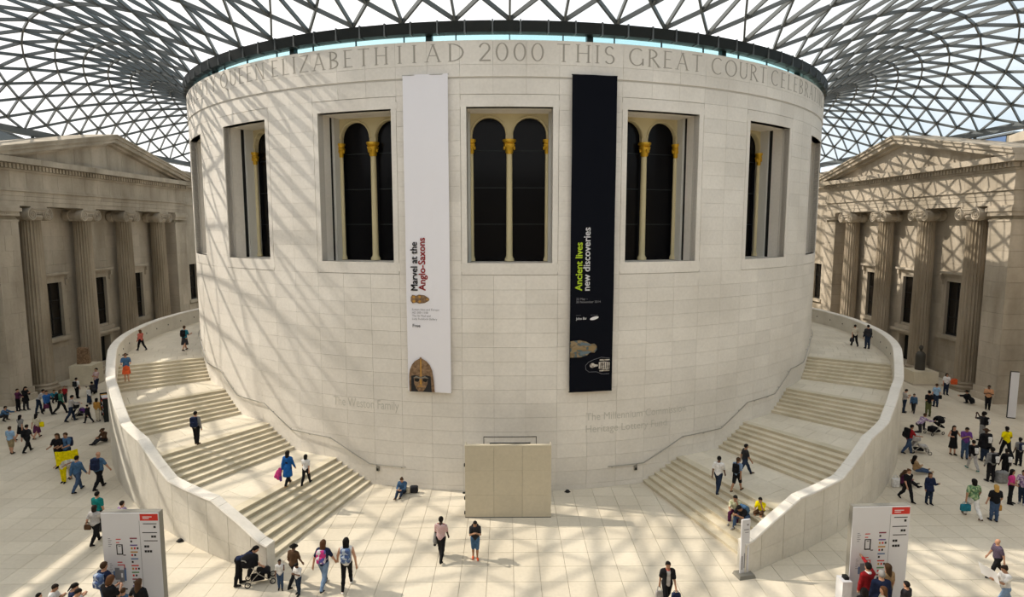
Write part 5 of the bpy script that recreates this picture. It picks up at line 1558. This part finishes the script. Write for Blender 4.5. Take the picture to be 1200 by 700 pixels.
# --- open floor in front of the drum
a = put(517, 656, 603, 8, 'man in red striped t-shirt and black trousers carrying a grey jacket', pose='walk', skin='dark', hair='black', top='red_stripe', bottom='black', tweak=dict(sl=10, el=70))
p_ = in_world(a[0], a[2], a[1].wri['l'])
jk_ = thing('jacket', 'grey jacket hanging over the arm of the man in red stripes', 'jacket', p_, 0)
V_, F_ = surface(lambda P: smin([d_cap(P, (0, 0, .02), (-.04, -.02, -.42), .09, .12), d_cap(P, (.02, .08, 0), (-.02, .12, -.34), .06, .08)], .06), (-.4, -.4, -.7), (.4, .4, .3), .032)
inst('folded_cloth', np_mesh('folded_cloth', V_, F_, [cm('grey')]), jk_)
MB().tube([(-.04, .0, -.38), (-.10, .02, -.62)], [.08, .05], 8).build('sleeve', cm('charcoal'), jk_, True)
put(557, 655, 608, 176, 'boy in dark t-shirt, blue shorts and orange shoes looking at his phone', pose='phone', skin='tan', hair='black', top='charcoal', legs='shorts', bottom='steelblue', shoes='orange', pack=('black', 'small black pack of the boy in blue shorts'))
put(380, 689, 630, 8, 'woman with brown hair, navy top and jeans, left arm away from her side', pose='walk', hair='auburn', style='long', top='navy', bottom='paledenim', tweak=dict(ab=20), pack=('pink_print', 'pink patterned backpack on the woman in navy and jeans'))
put(407, 690, 627, -6, 'woman with long black hair, white top and black leggings', pose='walk2', hair='black', style='long', top='white', sleeve='none', legs='leggings', bottom='black', shoes='white', tweak=dict(ab=20), pack=('blue_print', 'blue and red patterned backpack on the woman in black leggings'))
a = put(281, 686, 630, 62, 'woman in navy t-shirt and black trousers bending over a pushchair by the left wall end', H=1.70, pose='bend', hair='black', style='ponytail', top='navy', bottom='black')
put(329, 691, 655, 165, 'small boy in white shirt and jeans nearest the left wall end', pose='stand', skin='brown', hair='black', top='white', bottom='denim', tweak=dict(sl=60, el=100))
put(345, 686, 635, 20, 'woman in black hat, dark brown top and black trousers behind two boys', pose='walk', skin='brown', hair='black', style='cap', top='brown', bottom='black', tweak=dict(sl=-10, el=40))
put(350, 697, 658, 205, 'small boy in white shirt and dark jeans in front of the woman in the hat', pose='phone', skin='brown', hair='black', top='white', bottom='darkdenim')
a = put(472, 579, 552, 190, 'woman in blue grey top sitting on the floor against the drum', H=1.62, pose='sit_floor', hair='brown', style='bun', top='steelblue', sleeve='long', legs='trousers', bottom='darkdenim', shoes='brown')
q_ = onz(481, 578); b_ = thing('tote_bag', 'cream and dark green bags on the floor beside the woman sitting at the drum', 'bag', q_)
V_, F_ = surface(lambda P: d_box(P, (-.14, 0, .16), (.14, .10, .16), .05), (-.4, -.3, -.1), (.2, .3, .5), .03); inst('cream_bag', np_mesh('cream_bag', V_, F_, [cm('cream')]), b_)
V_, F_ = surface(lambda P: d_box(P, (.16, .04, .17), (.19, .13, .17), .09), (-.1, -.3, -.1), (.5, .4, .5), .03); inst('dark_bag', np_mesh('dark_bag', V_, F_, [cm('charcoal')]), b_)
a = put(781, 712, 656, 178, 'woman in black cardigan and white top walking forward at the bottom centre', H=1.68, pose='walk2', skin='tan', hair='black', style='short', top='palegrey', sleeve='short', jacket='black', bottom='black', scarf='coral')
hand_bag(hand(a, 'l'), 'navy', 'dark blue handbag carried by the woman in the black cardigan', w=.30, h=.34, d=.14, drop=.06)
hand_bag(hand(a, 'r'), 'palegrey', 'pale green carrier bag held by the woman in the black cardigan', 'carrier_bag', w=.26, h=.32, d=.10, drop=.16)

# --- on the left staircase
a = put(338, 569, 526, 10, 'woman in long bright blue coat on the lowest left landing', z=1.05, pose='walk', hair='black', style='verylong', top='royal', sleeve='long', long_top=.34, bottom='black', shoes='tan')
p_ = hand(a, 'l'); jk_ = thing('jacket', 'pink and purple jacket carried by the woman in the blue coat', 'jacket', (p_.x - .08, p_.y, p_.z), 0)
V_, F_ = surface(lambda P: smin([d_cap(P, (0, 0, .08), (-.06, 0, -.28), .08, .11), d_cap(P, (-.10, 0, .0), (-.20, 0, -.24), .06, .07)], .05), (-.5, -.3, -.6), (.3, .3, .4), .03)
inst('folded_cloth', np_mesh('folded_cloth', V_, F_, [cm('pink')]), jk_); MB().tube([(.02, -.05, -.2), (.04, -.05, -.42)], [.07, .05], 7).build('sleeve', cm('violet'), jk_, True)
put(359, 568, 531, 8, 'child in white top with black sleeves and black trousers on the lowest left landing', z=1.05, pose='walk2', hair='black', style='bob', top='white', bottom='black', sleeve='short')
put(231, 521, 481, 4, 'man with black backpack and dark trousers on the second left landing', z=2.1, pose='stand', hair='black', top='grey', sleeve='long', bottom='black', shoes='brown', pack=('navy', 'dark backpack on the man standing on the second left landing', None, 1.15))
put(149, 447, 413, 150, 'woman in orange skirt and denim waistcoat coming down the upper left flight', z=3.78, pose='hold', hair='brown', style='cap', top='steelblue', legs='skirt', bottom='orange', shoes='tan')
put(166, 411, 385, 290, 'person in coral top and black trousers beside the upper left parapet', z=4.2, pose='walk', hair='auburn', style='bob', top='coral', sleeve='long', bottom='black', tweak=dict(sl=-8, el=40))
put(217, 411, 380, 4, 'woman in teal top and dark skirt walking away on the upper left landing', z=4.2, pose='walk', hair='brown', style='short', top='tealblue', legs='skirt', bottom='charcoal', tweak=dict(el=80, er=80), pack=('black', 'black backpack on the woman in teal on the upper left landing'))

# --- on the right staircase
a = put(1001, 406, 379, 8, 'man in white shirt and black trousers on the upper right landing', z=4.2, pose='walk', hair='black', top='cream', bottom='black')
hand_bag(hand(a, 'l'), 'charcoal', 'dark bag of the man in the white shirt on the upper right landing', w=.30, h=.26, d=.10, drop=.05)
put(1016, 409, 380, 2, 'man in dark grey shirt and jeans on the upper right landing', z=4.2, pose='stand', hair='black', top='charcoal', sleeve='long', bottom='darkdenim', build=1.1)
put(841, 577, 532, 35, 'man in white t-shirt and navy jeans climbing the lowest right flight', z=.9, pose='walk', skin='brown', hair='black', top='white', bottom='darkdenim', tweak=dict(hl=34, kl=34))
put(863, 576, 534, 48, 'woman in pale denim shirt and black shorts on the lowest right landing', z=1.05, pose='walk2', skin='tan', hair='brown', style='ponytail', top='paledenim', legs='shorts', bottom='black', shoes='brown', pack=('black', 'black backpack on the woman in shorts on the right stairs'))
put(872, 557, 517, 85, 'man in black t-shirt and dark jeans striding right on the lowest right landing', z=1.05, pose='walk', skin='tan', hair='black', top='charcoal', bottom='darkdenim', tweak=dict(hl=32, hr=-26, kr=34), shoes='brown')
put(862, 611, 581, 214, 'man in pale green shirt and maroon trousers sitting on the right steps, hand on chin', z=.30, H=1.72, pose='sit_chin', skin='tan', hair='black', top='olive_print', bottom='plum', shoes='palegrey')
put(873, 618, 594, 232, 'man in black t-shirt and jeans hunched over his phone on the right steps', z=.30, H=1.76, pose='sit', skin='tan', hair='black', top='black', bottom='denim', shoes='palegrey', tweak=dict(lean=46, head=20), pack=('steelblue', 'blue backpack on the man sitting hunched on the right steps'))
put(892, 610, 596, 225, 'boy in yellow t-shirt sitting on the right steps by the wall', z=.45, H=1.50, pose='sit_chin', skin='tan', hair='black', top='brightyellow', legs='shorts', bottom='brown')

# --- left side hall
put(14, 532, 499, 4, 'stout grey haired man in light blue shirt and khaki shorts at the far left', pose='stand', hair='brown', top='lightblue', legs='shorts', bottom='khaki', build=1.25)
put(33, 530, 496, 6, 'person in charcoal t-shirt and dark trousers beside the man in khaki shorts', pose='walk', hair='black', top='charcoal', bottom='black', pack=('black', 'black backpack on the person beside the man in khaki shorts'))
put(25, 515, 485, 8, 'woman with long black hair in grey striped top and black skirt at left', pose='walk2', hair='black', style='long', top='grey_stripe', legs='skirt', bottom='black')
a = put(44, 514, 483, 4, 'woman in cream top, plum skirt and jeans carrying a yellow bag', pose='walk', hair='black', style='long', top='cream', legs='skirt', bottom='plum')
hand_bag(in_world(a[0], a[2], a[1].elb['r']), 'brightyellow', 'bright yellow shoulder bag of the woman in the plum skirt', w=.34, h=.32, d=.12, drop=-.05)
put(22, 482, 455, 80, 'person in dark red jacket standing against the left wall base', pose='hold', hair='black', style='short', top='plum', sleeve='long', bottom='black')
put(31, 481, 452, 100, 'woman with long black hair in black coat holding a white paper by the left wall', pose='phone', hair='black', style='long', top='black', sleeve='long', long_top=.2, bottom='charcoal')
put(46, 484, 455, 60, 'person in pale shirt leaning forward by the first left column', pose='lean', hair='black', top='palegrey', sleeve='long', bottom='darkdenim')
a = put(56, 486, 456, 110, 'person in bright blue hooded jacket near the first left column', pose='walk', hair='black', top='blue', sleeve='long', bottom='black', build=1.15)
hand_bag(hand(a, 'r'), 'plum', 'dark shoulder bag of the person in the blue hooded jacket', w=.32, h=.28, d=.14, drop=-.05)
put(62, 472, 452, 120, 'person in turquoise jacket crouching behind the blue hooded jacket', H=1.6, pose='crouch', hair='brown', top='tealblue', sleeve='long', bottom='charcoal')
put(72, 485, 455, 70, 'woman in green jacket and black trousers walking right in the left hall', pose='walk', hair='auburn', style='bob', top='green', sleeve='long', bottom='black', pack=('black', 'black bag on the back of the woman in the green jacket'))
put(77, 472, 452, 170, 'person in dark red top behind the woman in the green jacket', pose='stand', hair='brown', top='red', bottom='charcoal')
put(84, 494, 462, 40, 'man in pale pink shirt and navy trousers pushing a dark pushchair', pose='push', hair='black', top='palegrey', sleeve='long', bottom='darkdenim')
put(91, 467, 442, 10, 'person in white t-shirt with dark pack near the left plinth', pose='stand', hair='black', top='white', bottom='black', pack=('charcoal', 'dark pack on the person in white near the left plinth'))
put(105, 474, 453, 20, 'woman in white jacket with headscarf and navy skirt by the parapet', pose='stand', hair='cream', style='bob', top='white', sleeve='long', legs='longskirt', bottom='darkdenim')
put(104, 496, 473, 280, 'boy in black tracksuit facing left near the amber top', pose='walk', hair='black', top='black', sleeve='long', bottom='black')
put(115, 494, 466, 4, 'woman in amber top and cream trousers at the leaflet rack', pose='stand', hair='black', style='bob', top='amber', sleeve='long', bottom='cream')
put(123, 518, 494, 200, 'person in brown jacket sitting on the floor against the left parapet', H=1.62, pose='sit_floor', hair='brown', style='cap', top='brown', sleeve='long', bottom='charcoal')
put(114, 460, 426, 200, 'man in red patterned shirt standing beyond the left plinth', pose='folded', hair='black', top='red_stripe', bottom='navy')
put(111, 463, 440, 300, 'person in dark clothes crouching beside the left plinth', H=1.6, pose='crouch', hair='black', top='charcoal', sleeve='long', bottom='black')
put(2, 494, 468, 90, 'person in dark coat sitting at the left edge by the wall', H=1.65, pose='crouch', hair='black', top='steelblue', sleeve='long', bottom='charcoal')
put(70, 549, 506, 172, 'woman with long brown hair and black top behind the yellow cloth', pose='hold', skin='tan', hair='brown', style='long', top='black', bottom='black')
put(80, 548, 503, 186, 'man in blue shirt with navy pack behind the yellow cloth', pose='hold', skin='tan', hair='brown', top='steelblue', bottom='darkdenim', pack=('navy', 'navy pack of the man behind the yellow cloth'))
a = put(75, 566, 532, 172, 'child in white top and bright yellow trousers under the yellow cloth', pose='hold', skin='tan', hair='brown', style='bob', top='white', bottom='brightyellow')
b = put(83, 561, 530, 186, 'child in white trousers half hidden under the yellow cloth', pose='hold', skin='tan', hair='brown', top='white', bottom='cream')
yc = thing('yellow_cloth', 'long yellow cloth banner held up by two children in the left hall', 'banner', tuple(ony(78.8, 545, min(a[0].y, b[0].y) - .42)))
mb_ = MB(); n_ = 12; vs_ = []; fs_ = []
for i_ in range(n_ + 1):
    x_ = -.55 + 1.1 * i_ / n_; sag = .10 * math.sin(PI * i_ / n_)
    for y_, z_ in ((.03 * math.sin(i_ * 1.9), .62 + .16 * i_ / n_ - sag * .4), (.03 * math.sin(i_ * 1.9) + .05, .0 + .26 * i_ / n_ + sag - (.12 if i_ < 3 else 0))): vs_ += [(x_, y_, z_), (x_, y_ + .015, z_)]
for i_ in range(n_):
    o_ = 4 * i_; fs_ += [(o_, o_ + 2, o_ + 6, o_ + 4), (o_ + 1, o_ + 5, o_ + 7, o_ + 3), (o_, o_ + 4, o_ + 5, o_ + 1), (o_ + 2, o_ + 3, o_ + 7, o_ + 6)]
fs_ += [(0, 1, 3, 2), (4 * n_, 4 * n_ + 2, 4 * n_ + 3, 4 * n_ + 1)]
mb_.add(vs_, fs_).build('cloth', cm('brightyellow'), yc, True)
put(92, 576, 532, 6, 'person in denim jacket and jeans walking away behind the yellow cloth', pose='walk', hair='black', top='steelblue', sleeve='long', bottom='denim')
put(117, 573, 525, 8, 'bald man in blue t-shirt and black trousers walking away in the left hall', pose='walk', hair='grey', style='bald', top='steelblue', bottom='black', build=1.25, tweak=dict(ab=22), pack=('navy', 'large navy backpack on the bald man in blue', None, 1.15))
put(117, 622, 575, 10, 'person in teal t-shirt with a pale strap behind the left board', pose='stand', hair='black', top='teal', bottom='charcoal', build=1.2)
a = put(113, 637, 590, 4, 'woman in pale grey top and black trousers beside the left board', pose='walk', hair='dark', style='bob', top='palegrey', bottom='black', build=1.15, tweak=dict(ab=16))
hand_bag(hand(a, 'l') + Vector((.06, 0, .25)), 'brown', 'small brown shoulder bag of the woman beside the left board', w=.26, h=.22, d=.10, drop=.1)
put(146, 632, 586, 20, 'person in purple patterned top just behind the left board', pose='stand', hair='dark', style='short', top='purple_print', bottom='charcoal')

# --- visitors in front of the left board, cut by the frame
def near(u, hv, Y, face, label, H=1.68, **kw):
    """someone whose feet are below the picture: head top at pixel (u, hv), at distance Y"""
    p = ony(u, hv, Y); H = max(1.0, min(1.86, p.z)); pos = Vector((p.x, p.y, 0))
    root, f = person(pos, H, face, label, **{k: v for k, v in kw.items() if k != 'pack'})
    if kw.get('pack'): pk = kw['pack']; backpack(pos, face, f, pk[0], pk[1], pk[2] if len(pk) > 2 else None)
    return pos, f, face
near(121, 655, 18.55, 20, 'boy with patterned pack at the left edge of the left board', pose='stand', hair='brown', top='navy', bottom='denim', pack=('blue_print', 'blue patterned pack of the boy at the left board', None))
near(126, 670, 17.75, 20, 'person with brown hair in black t-shirt facing the left board', pose='phone', hair='auburn', style='bob', top='black', bottom='black', build=1.2)
near(144, 688, 17.9, 0, 'child with cropped hair at the foot of the left board', pose='stand', hair='brown', top='steelblue', bottom='denim')
near(162, 677, 17.75, 10, 'woman with long dark hair in black t-shirt, hand on hip, at the left board', pose='hips', hair='brown', style='long', top='black', bottom='black', tweak=dict(sl=4, el=30, sr=-20, er=70))
near(61, 683, 17.85, 75, 'girl with dark hair looking at her phone, left of the left board', pose='phone', skin='tan', hair='dark', style='short', top='white', bottom='charcoal')
near(84, 682, 17.75, 60, 'girl with black ponytail left of the left board', pose='phone', hair='black', style='ponytail', top='navy', bottom='charcoal')
near(88, 688, 17.45, 80, 'girl with black hair in white shirt nearest the bottom edge at left', pose='phone', hair='black', style='short', top='white', bottom='charcoal')
near(45, 694, 17.7, 60, 'dark haired head just showing at the bottom left', pose='stand', hair='black', top='navy', bottom='charcoal')

# --- right side hall
put(1059, 484, 455, 100, 'boy in pale t-shirt and jeans half hidden by the right parapet', pose='phone', hair='black', top='palegrey', bottom='darkdenim')
put(1070, 484, 460, 220, 'boy in slate blue shirt walking by the right parapet', pose='walk', hair='black', top='steelblue', sleeve='long', bottom='charcoal')
put(1087, 488, 457, 4, 'man in black t-shirt and olive trousers in the right hall', pose='stand', hair='black', top='black', bottom='olive', tweak=dict(el=70, er=70, inw=60, sl=-10, sr=-10))
a = put(1096, 477, 449, 4, 'man in light blue shirt and navy trousers with a black bag', pose='stand', hair='brown', top='lightblue', bottom='darkdenim', build=1.15)
hand_bag(hand(a, 'r'), 'black', 'black shoulder bag of the man in the light blue shirt', w=.34, h=.28, d=.14, drop=-.1)
a = put(1108, 463, 437, 190, 'woman in white top and dark jeans by the right plinth', pose='stand', hair='black', style='bob', top='white', bottom='darkdenim', tweak=dict(sl=30, el=100))
hand_bag(hand(a, 'l') + Vector((.06, -.05, .1)), 'orange', 'orange bag of the woman in white by the right plinth', w=.44, h=.40, d=.16, drop=.05)
put(1138, 474, 451, 300, 'person in black cloak sitting on the base of the near right column', H=1.6, pose='crouch', hair='black', style='cap', top='black', sleeve='long', bottom='black', long_top=.2)
put(1157, 480, 451, 215, 'man in peach shirt and black trousers with folded arms against the right wall', pose='folded', skin='brown', hair='black', top='peach', bottom='black', build=1.15)
put(1150, 517, 482, 330, 'person taking a photo with raised arms in the right hall', pose='camera', skin='dark', hair='black', style='afro', top='charcoal', bottom='grey', pack=('black', 'black pack with white panel on the person taking a photo', 'white'))
put(1076, 509, 490, 80, 'man in mauve shirt kneeling beside the reclined pushchair', H=1.74, pose='kneel', skin='tan', hair='brown', top='purple_print', sleeve='long', bottom='charcoal')
put(1064, 532, 496, 95, 'man in red t-shirt and jeans pushing a white pushchair', pose='push', skin='tan', hair='black', top='red', bottom='denim', build=1.1, pack=('black', 'big black backpack on the man in red', None, 1.25))
put(1116, 533, 498, 182, 'woman in short black dress in the right hall', pose='akimbo', skin='light', hair='dark', style='long', top='black', sleeve='none', legs='dress', bottom='black', tweak=dict(sl=10, sr=10, el=90, er=90, ab=30, inw=20))
put(1130, 538, 499, 200, 'man in navy t-shirt and jeans looking down beside the black dress', pose='phone', skin='tan', hair='dark', top='violet', bottom='denim')
put(1139, 551, 514, 10, 'person in black top and pale jeans with white panelled pack', pose='walk', hair='black', top='black', sleeve='long', bottom='palegrey', shoes='teal', pack=('black', 'black pack with white panel above pale jeans', 'white'))
put(1153, 541, 501, 4, 'broad man in large black jacket in the right hall', pose='stand', skin='dark', hair='brown', style='cap', top='black', sleeve='long', bottom='darkdenim', build=1.4, long_top=.12, pack=('black', 'black pack with white panel on the broad man', 'white'))
put(1160, 565, 523, -4, 'man in grey hooded top and black trousers with white panelled pack', pose='stand', skin='dark', hair='black', top='grey', sleeve='long', bottom='black', build=1.1, pack=('black', 'black pack with white panel on the grey hooded top', 'white'))
put(1177, 562, 525, 6, 'youth in black t-shirt beside the grey kit bag with white panelled pack', pose='stand', skin='dark', hair='black', top='black', bottom='black', tweak=dict(ab=16), pack=('black', 'black pack with white panel beside the grey kit bag', 'white'))
put(1178, 536, 498, 4, 'man in bright yellow t-shirt and black trousers in the right hall', pose='walk', skin='dark', hair='black', top='brightyellow', bottom='black', tweak=dict(ab=24, el=30, er=30))
put(1193, 546, 512, 4, 'youth in grey t-shirt at the right edge with white panelled pack', pose='stand', skin='dark', hair='black', top='grey', bottom='black', pack=('navy', 'dark pack with white panel at the right edge', 'white'))
q_ = onz(1173, 566); b_ = thing('kit_bag', 'grey green kit bag standing on the floor among the school group', 'bag', q_)
V_, F_ = surface(lambda P: d_box(P, (0, 0, .30), (.26, .18, .30), .12), (-.5, -.4, -.1), (.5, .4, .8), .03); inst('body', np_mesh('kit_body', V_, F_, [cm('grey')]), b_); MB().tube([(-.1, 0, .58), (0, 0, .68), (.1, 0, .58)], .015, 6).build('handle', cm('black'), b_)
put(1183, 591, 549, 120, 'woman in bright pink top and black trousers near the right edge', pose='akimbo', skin='tan', hair='black', style='long', top='pink', bottom='black', tweak=dict(ab=20, inw=30))
put(1197, 591, 550, 230, 'woman in white top and jeans facing the pink top', pose='hold', skin='tan', hair='dark', style='bob', top='purple_print', bottom='darkdenim', shoes='palegrey')
a = put(1139, 607, 559, 2, 'woman in green printed top and white trousers carrying a blue bag', pose='walk', skin='tan', hair='black', style='bob', top='green_print', long_top=.08, bottom='white', shoes='brown', build=1.2, tweak=dict(ab=26))
hand_bag(hand(a, 'l'), 'tealblue', 'bright blue shopping bag of the woman in the green print', w=.40, h=.30, d=.16, drop=.10)
a = put(1164, 611, 567, 6, 'woman with blonde hair in black top and jeans carrying a paper bag', pose='stand', hair='blonde', style='long', top='black', bottom='denim', build=1.2, tweak=dict(ab=14, er=40))
hand_bag(hand(a, 'r'), 'amber', 'small yellow paper bag of the blonde woman', 'carrier_bag', w=.26, h=.26, d=.10, drop=.12)
put(1062, 587, 547, 172, 'woman in black top and trousers with pink scarf walking forward in the right hall', pose='walk', hair='auburn', style='bun', top='black', bottom='black', build=1.05, scarf='cream')
put(1088, 591, 553, 182, 'woman with long brown hair in navy jacket and jeans facing forward', pose='stand', skin='tan', hair='brown', style='long', top='navy', sleeve='long', long_top=.12, bottom='darkdenim', tweak=dict(sl=20, el=100))
put(1073, 556, 533, 80, 'woman in brown top reclining against the right parapet, legs stretched out', H=1.66, pose='legs_out', skin='tan', hair='black', style='long', top='tan', sleeve='long', bottom='denim', shoes='tan')
put(1057, 570, 547, 100, 'person with long brown hair sitting against the right parapet', H=1.58, pose='sit_floor', skin='tan', hair='brown', style='long', top='plum', sleeve='long', bottom='black')
q_ = onz(1049, 571); b_ = thing('carrier_bag', 'white carrier bag on the floor by the right parapet', 'bag', q_)
V_, F_ = surface(lambda P: d_box(P, (0, 0, .22), (.17, .10, .22), .05), (-.3, -.3, -.1), (.3, .3, .6), .03); inst('body', np_mesh('carrier_body', V_, F_, [cm('white')]), b_)
for s_ in (-1, 1): MB().tube([(-.09, s_ * .04, .42), (-.06, s_ * .03, .56), (.06, s_ * .03, .56), (.09, s_ * .04, .42)], .012, 5).build('handle', cm('white'), b_)
a = put(1167, 677, 629, 276, 'bald man in purple striped shirt and black trousers walking left', pose='walk', hair='grey', style='bald', top='navy_stripe', bottom='black', build=1.1)
a = put(1176, 716, 655, 278, 'woman in white t-shirt and blue jeans holding a floor map', H=1.66, pose='read', skin='tan', hair='dark', style='bun', top='white', bottom='paledenim', tweak=dict(hl=28, hr=-24))
p_ = (hand(a, 'l') + hand(a, 'r')) / 2; mp_ = thing('map', 'unfolded pale floor map held by the woman in the white t-shirt', 'map', p_, rad(8))
for i_, (x0_, x1_) in enumerate(((-.34, -.11), (-.11, .12), (.12, .34))):
    mb_ = MB(); q1, q2 = (.09 + .02 * (i_ % 2)), (.09 + .02 * ((i_ + 1) % 2))
    mb_.hexa([(q1 - .1, x0_, -.05), (q2 - .1, x1_, -.05), (q2 - .095, x1_, -.05), (q1 - .095, x0_, -.05), (q1 - .25, x0_, .36), (q2 - .25, x1_, .36), (q2 - .245, x1_, .36), (q1 - .245, x0_, .36)]).build('map_panel', M['print_white'], mp_)

# --- visitors in front of the right board, cut by the frame
near(1018, 657, 18.3, 350, 'person in dark red jumper with white collar pointing at the right board', pose='point', hair='black', top='red', sleeve='long', bottom='charcoal', scarf='white', tweak=dict(sl=4, sr=112, er=10))
near(1034, 663, 17.85, 4, 'grey haired man in navy jumper facing the right board', pose='stand', hair='grey', top='navy', sleeve='long', bottom='charcoal', build=1.25)
near(1041, 659, 18.35, 345, 'woman with long brown hair in pale top close to the right board', pose='stand', hair='brown', style='long', top='tan', bottom='charcoal')
near(1014, 688, 17.35, 10, 'dark haired person at the bottom edge before the right board', pose='stand', hair='black', style='long', top='black', bottom='charcoal')
near(1036, 686, 17.3, 300, 'woman with auburn hair turning at the bottom edge by the right board', pose='stand', hair='auburn', style='long', top='cream', bottom='charcoal')
near(1063, 680, 17.75, 330, 'person in charcoal top with cropped black hair right of the board', pose='stand', hair='black', top='charcoal', bottom='charcoal', build=1.15)

# ------------------------------------------------------------------ pushchairs, racks and small things
def pushchair(pos, face, label, body, recl=0.0, hood=True):
    root = thing('pushchair', label, 'pushchair', pos, -rad(face))
    for s in (-1, 1):
        MB().tube([(s * .24, .42, .10), (s * .22, .0, .42), (s * .22, -.42, .98), (s * .20, -.52, 1.0)], .016, 6).build('frame_tube', M['rail'], root, True)
        MB().tube([(s * .24, -.34, .10), (s * .22, .05, .50)], .016, 6).build('frame_tube', M['rail'], root, True)
        for y in (.44, -.36):
            c = (s * .25, y, .10); ring = [(c[0], c[1] + .085 * math.cos(2 * PI * k / 14), c[2] + .085 * math.sin(2 * PI * k / 14)) for k in range(15)]
            w = MB().tube(ring, .018, 6).build('wheel', M['black'], root, True)
            MB().tube([(c[0] - .02, c[1], c[2]), (c[0] + .02, c[1], c[2])], .025, 8).build('hub', M['rail'], w)
    MB().tube([(-.20, -.52, 1.0), (.20, -.52, 1.0)], .022, 8).build('handle', M['black'], root, True)
    b = rad(62 - recl)
    V, F = surface(lambda P: smin([d_box(P, (0, .12, .42), (.21, .20, .05), .04), d_box(P, (0, -.10 - .22 * math.cos(b), .42 + .24 * math.sin(b)), (.21, .05, .30), .04, np.array([[1, 0, 0], [0, math.sin(b), -math.cos(b)], [0, math.cos(b), math.sin(b)]]).T), d_box(P, (0, .32, .30), (.19, .05, .14), .04)], .05), (-.35, -.7, .05), (.35, .6, 1.2), .03)
    inst('seat', np_mesh('seat', V, F, [cm(body)]), root)
    if hood:
        V, F = surface(lambda P: np.maximum(np.abs(d_ell(P, (0, -.26, .80), (.25, .32, .28))) - .02, np.maximum(.70 - P[:, 2], P[:, 1] - .0)), (-.35, -.75, .45), (.35, .2, 1.2), .03)
        inst('hood', np_mesh('hood', V, F, [cm(body)]), root)
    V, F = surface(lambda P: d_box(P, (0, -.04, .22), (.18, .22, .07), .04), (-.3, -.4, .05), (.3, .3, .4), .03); inst('basket', np_mesh('basket', V, F, [cm('black')]), root)
    return root
pushchair(onz(304, 683), 70, 'black pushchair in front of the woman bending by the left wall end', 'black')
pushchair(onz(94, 490), 60, 'dark pushchair pushed by the man in the pale pink shirt', 'charcoal')
pushchair(onz(1095, 509), 255, 'black reclined pushchair beside the kneeling man', 'black', 26)
pushchair(onz(1077, 531), 110, 'white pushchair pushed by the man in red', 'palegrey')
hand_bag(onz(97, 490) + Vector((0, 0, .72)), 'violet', 'purple bag hanging by the dark pushchair', w=.34, h=.34, d=.14, drop=.06)

q_ = onz(126, 492); rk = thing('leaflet_rack', 'dark open leaflet rack with shelves standing against the left parapet', 'rack', (q_.x - .2, q_.y + .3, 0), rad(-52))
for k_ in range(4): MB().box(-.9, .9, -.25, .25, .25 + .36 * k_, .30 + .36 * k_).build('shelf', M['black'], rk)
for s_ in (-1, 1): MB().box(s_ * .9 - .03, s_ * .9 + .03, -.25, .25, 0, 1.5).build('side_panel', M['dark_metal'], rk)
for k_ in range(4):
    for i_ in range(5): MB().box(-.78 + .32 * i_, -.54 + .32 * i_, -.22, .1, .30 + .36 * k_, .36 + .36 * k_).build('leaflet_pile', M[['print_white', 'board', 'print_red', 'print_ochre', 'print_white'][(i_ + k_) % 5]], rk)
for (u_, v_, lb_) in ((211, 635, 'small black floor fitting beside the left wall'), (665, 577, 'small dark fitting at the foot of the drum right of the hoarding')):
    t_ = thing('floor_fitting', lb_, 'fitting', onz(u_, v_)); MB().lathe([(.10, 0), (.11, .05), (.07, .10), (.001, .12)], 12).build('cap', M['black'], t_); MB().box(-.14, .14, -.03, .03, 0, .03).build('foot', M['black'], t_)
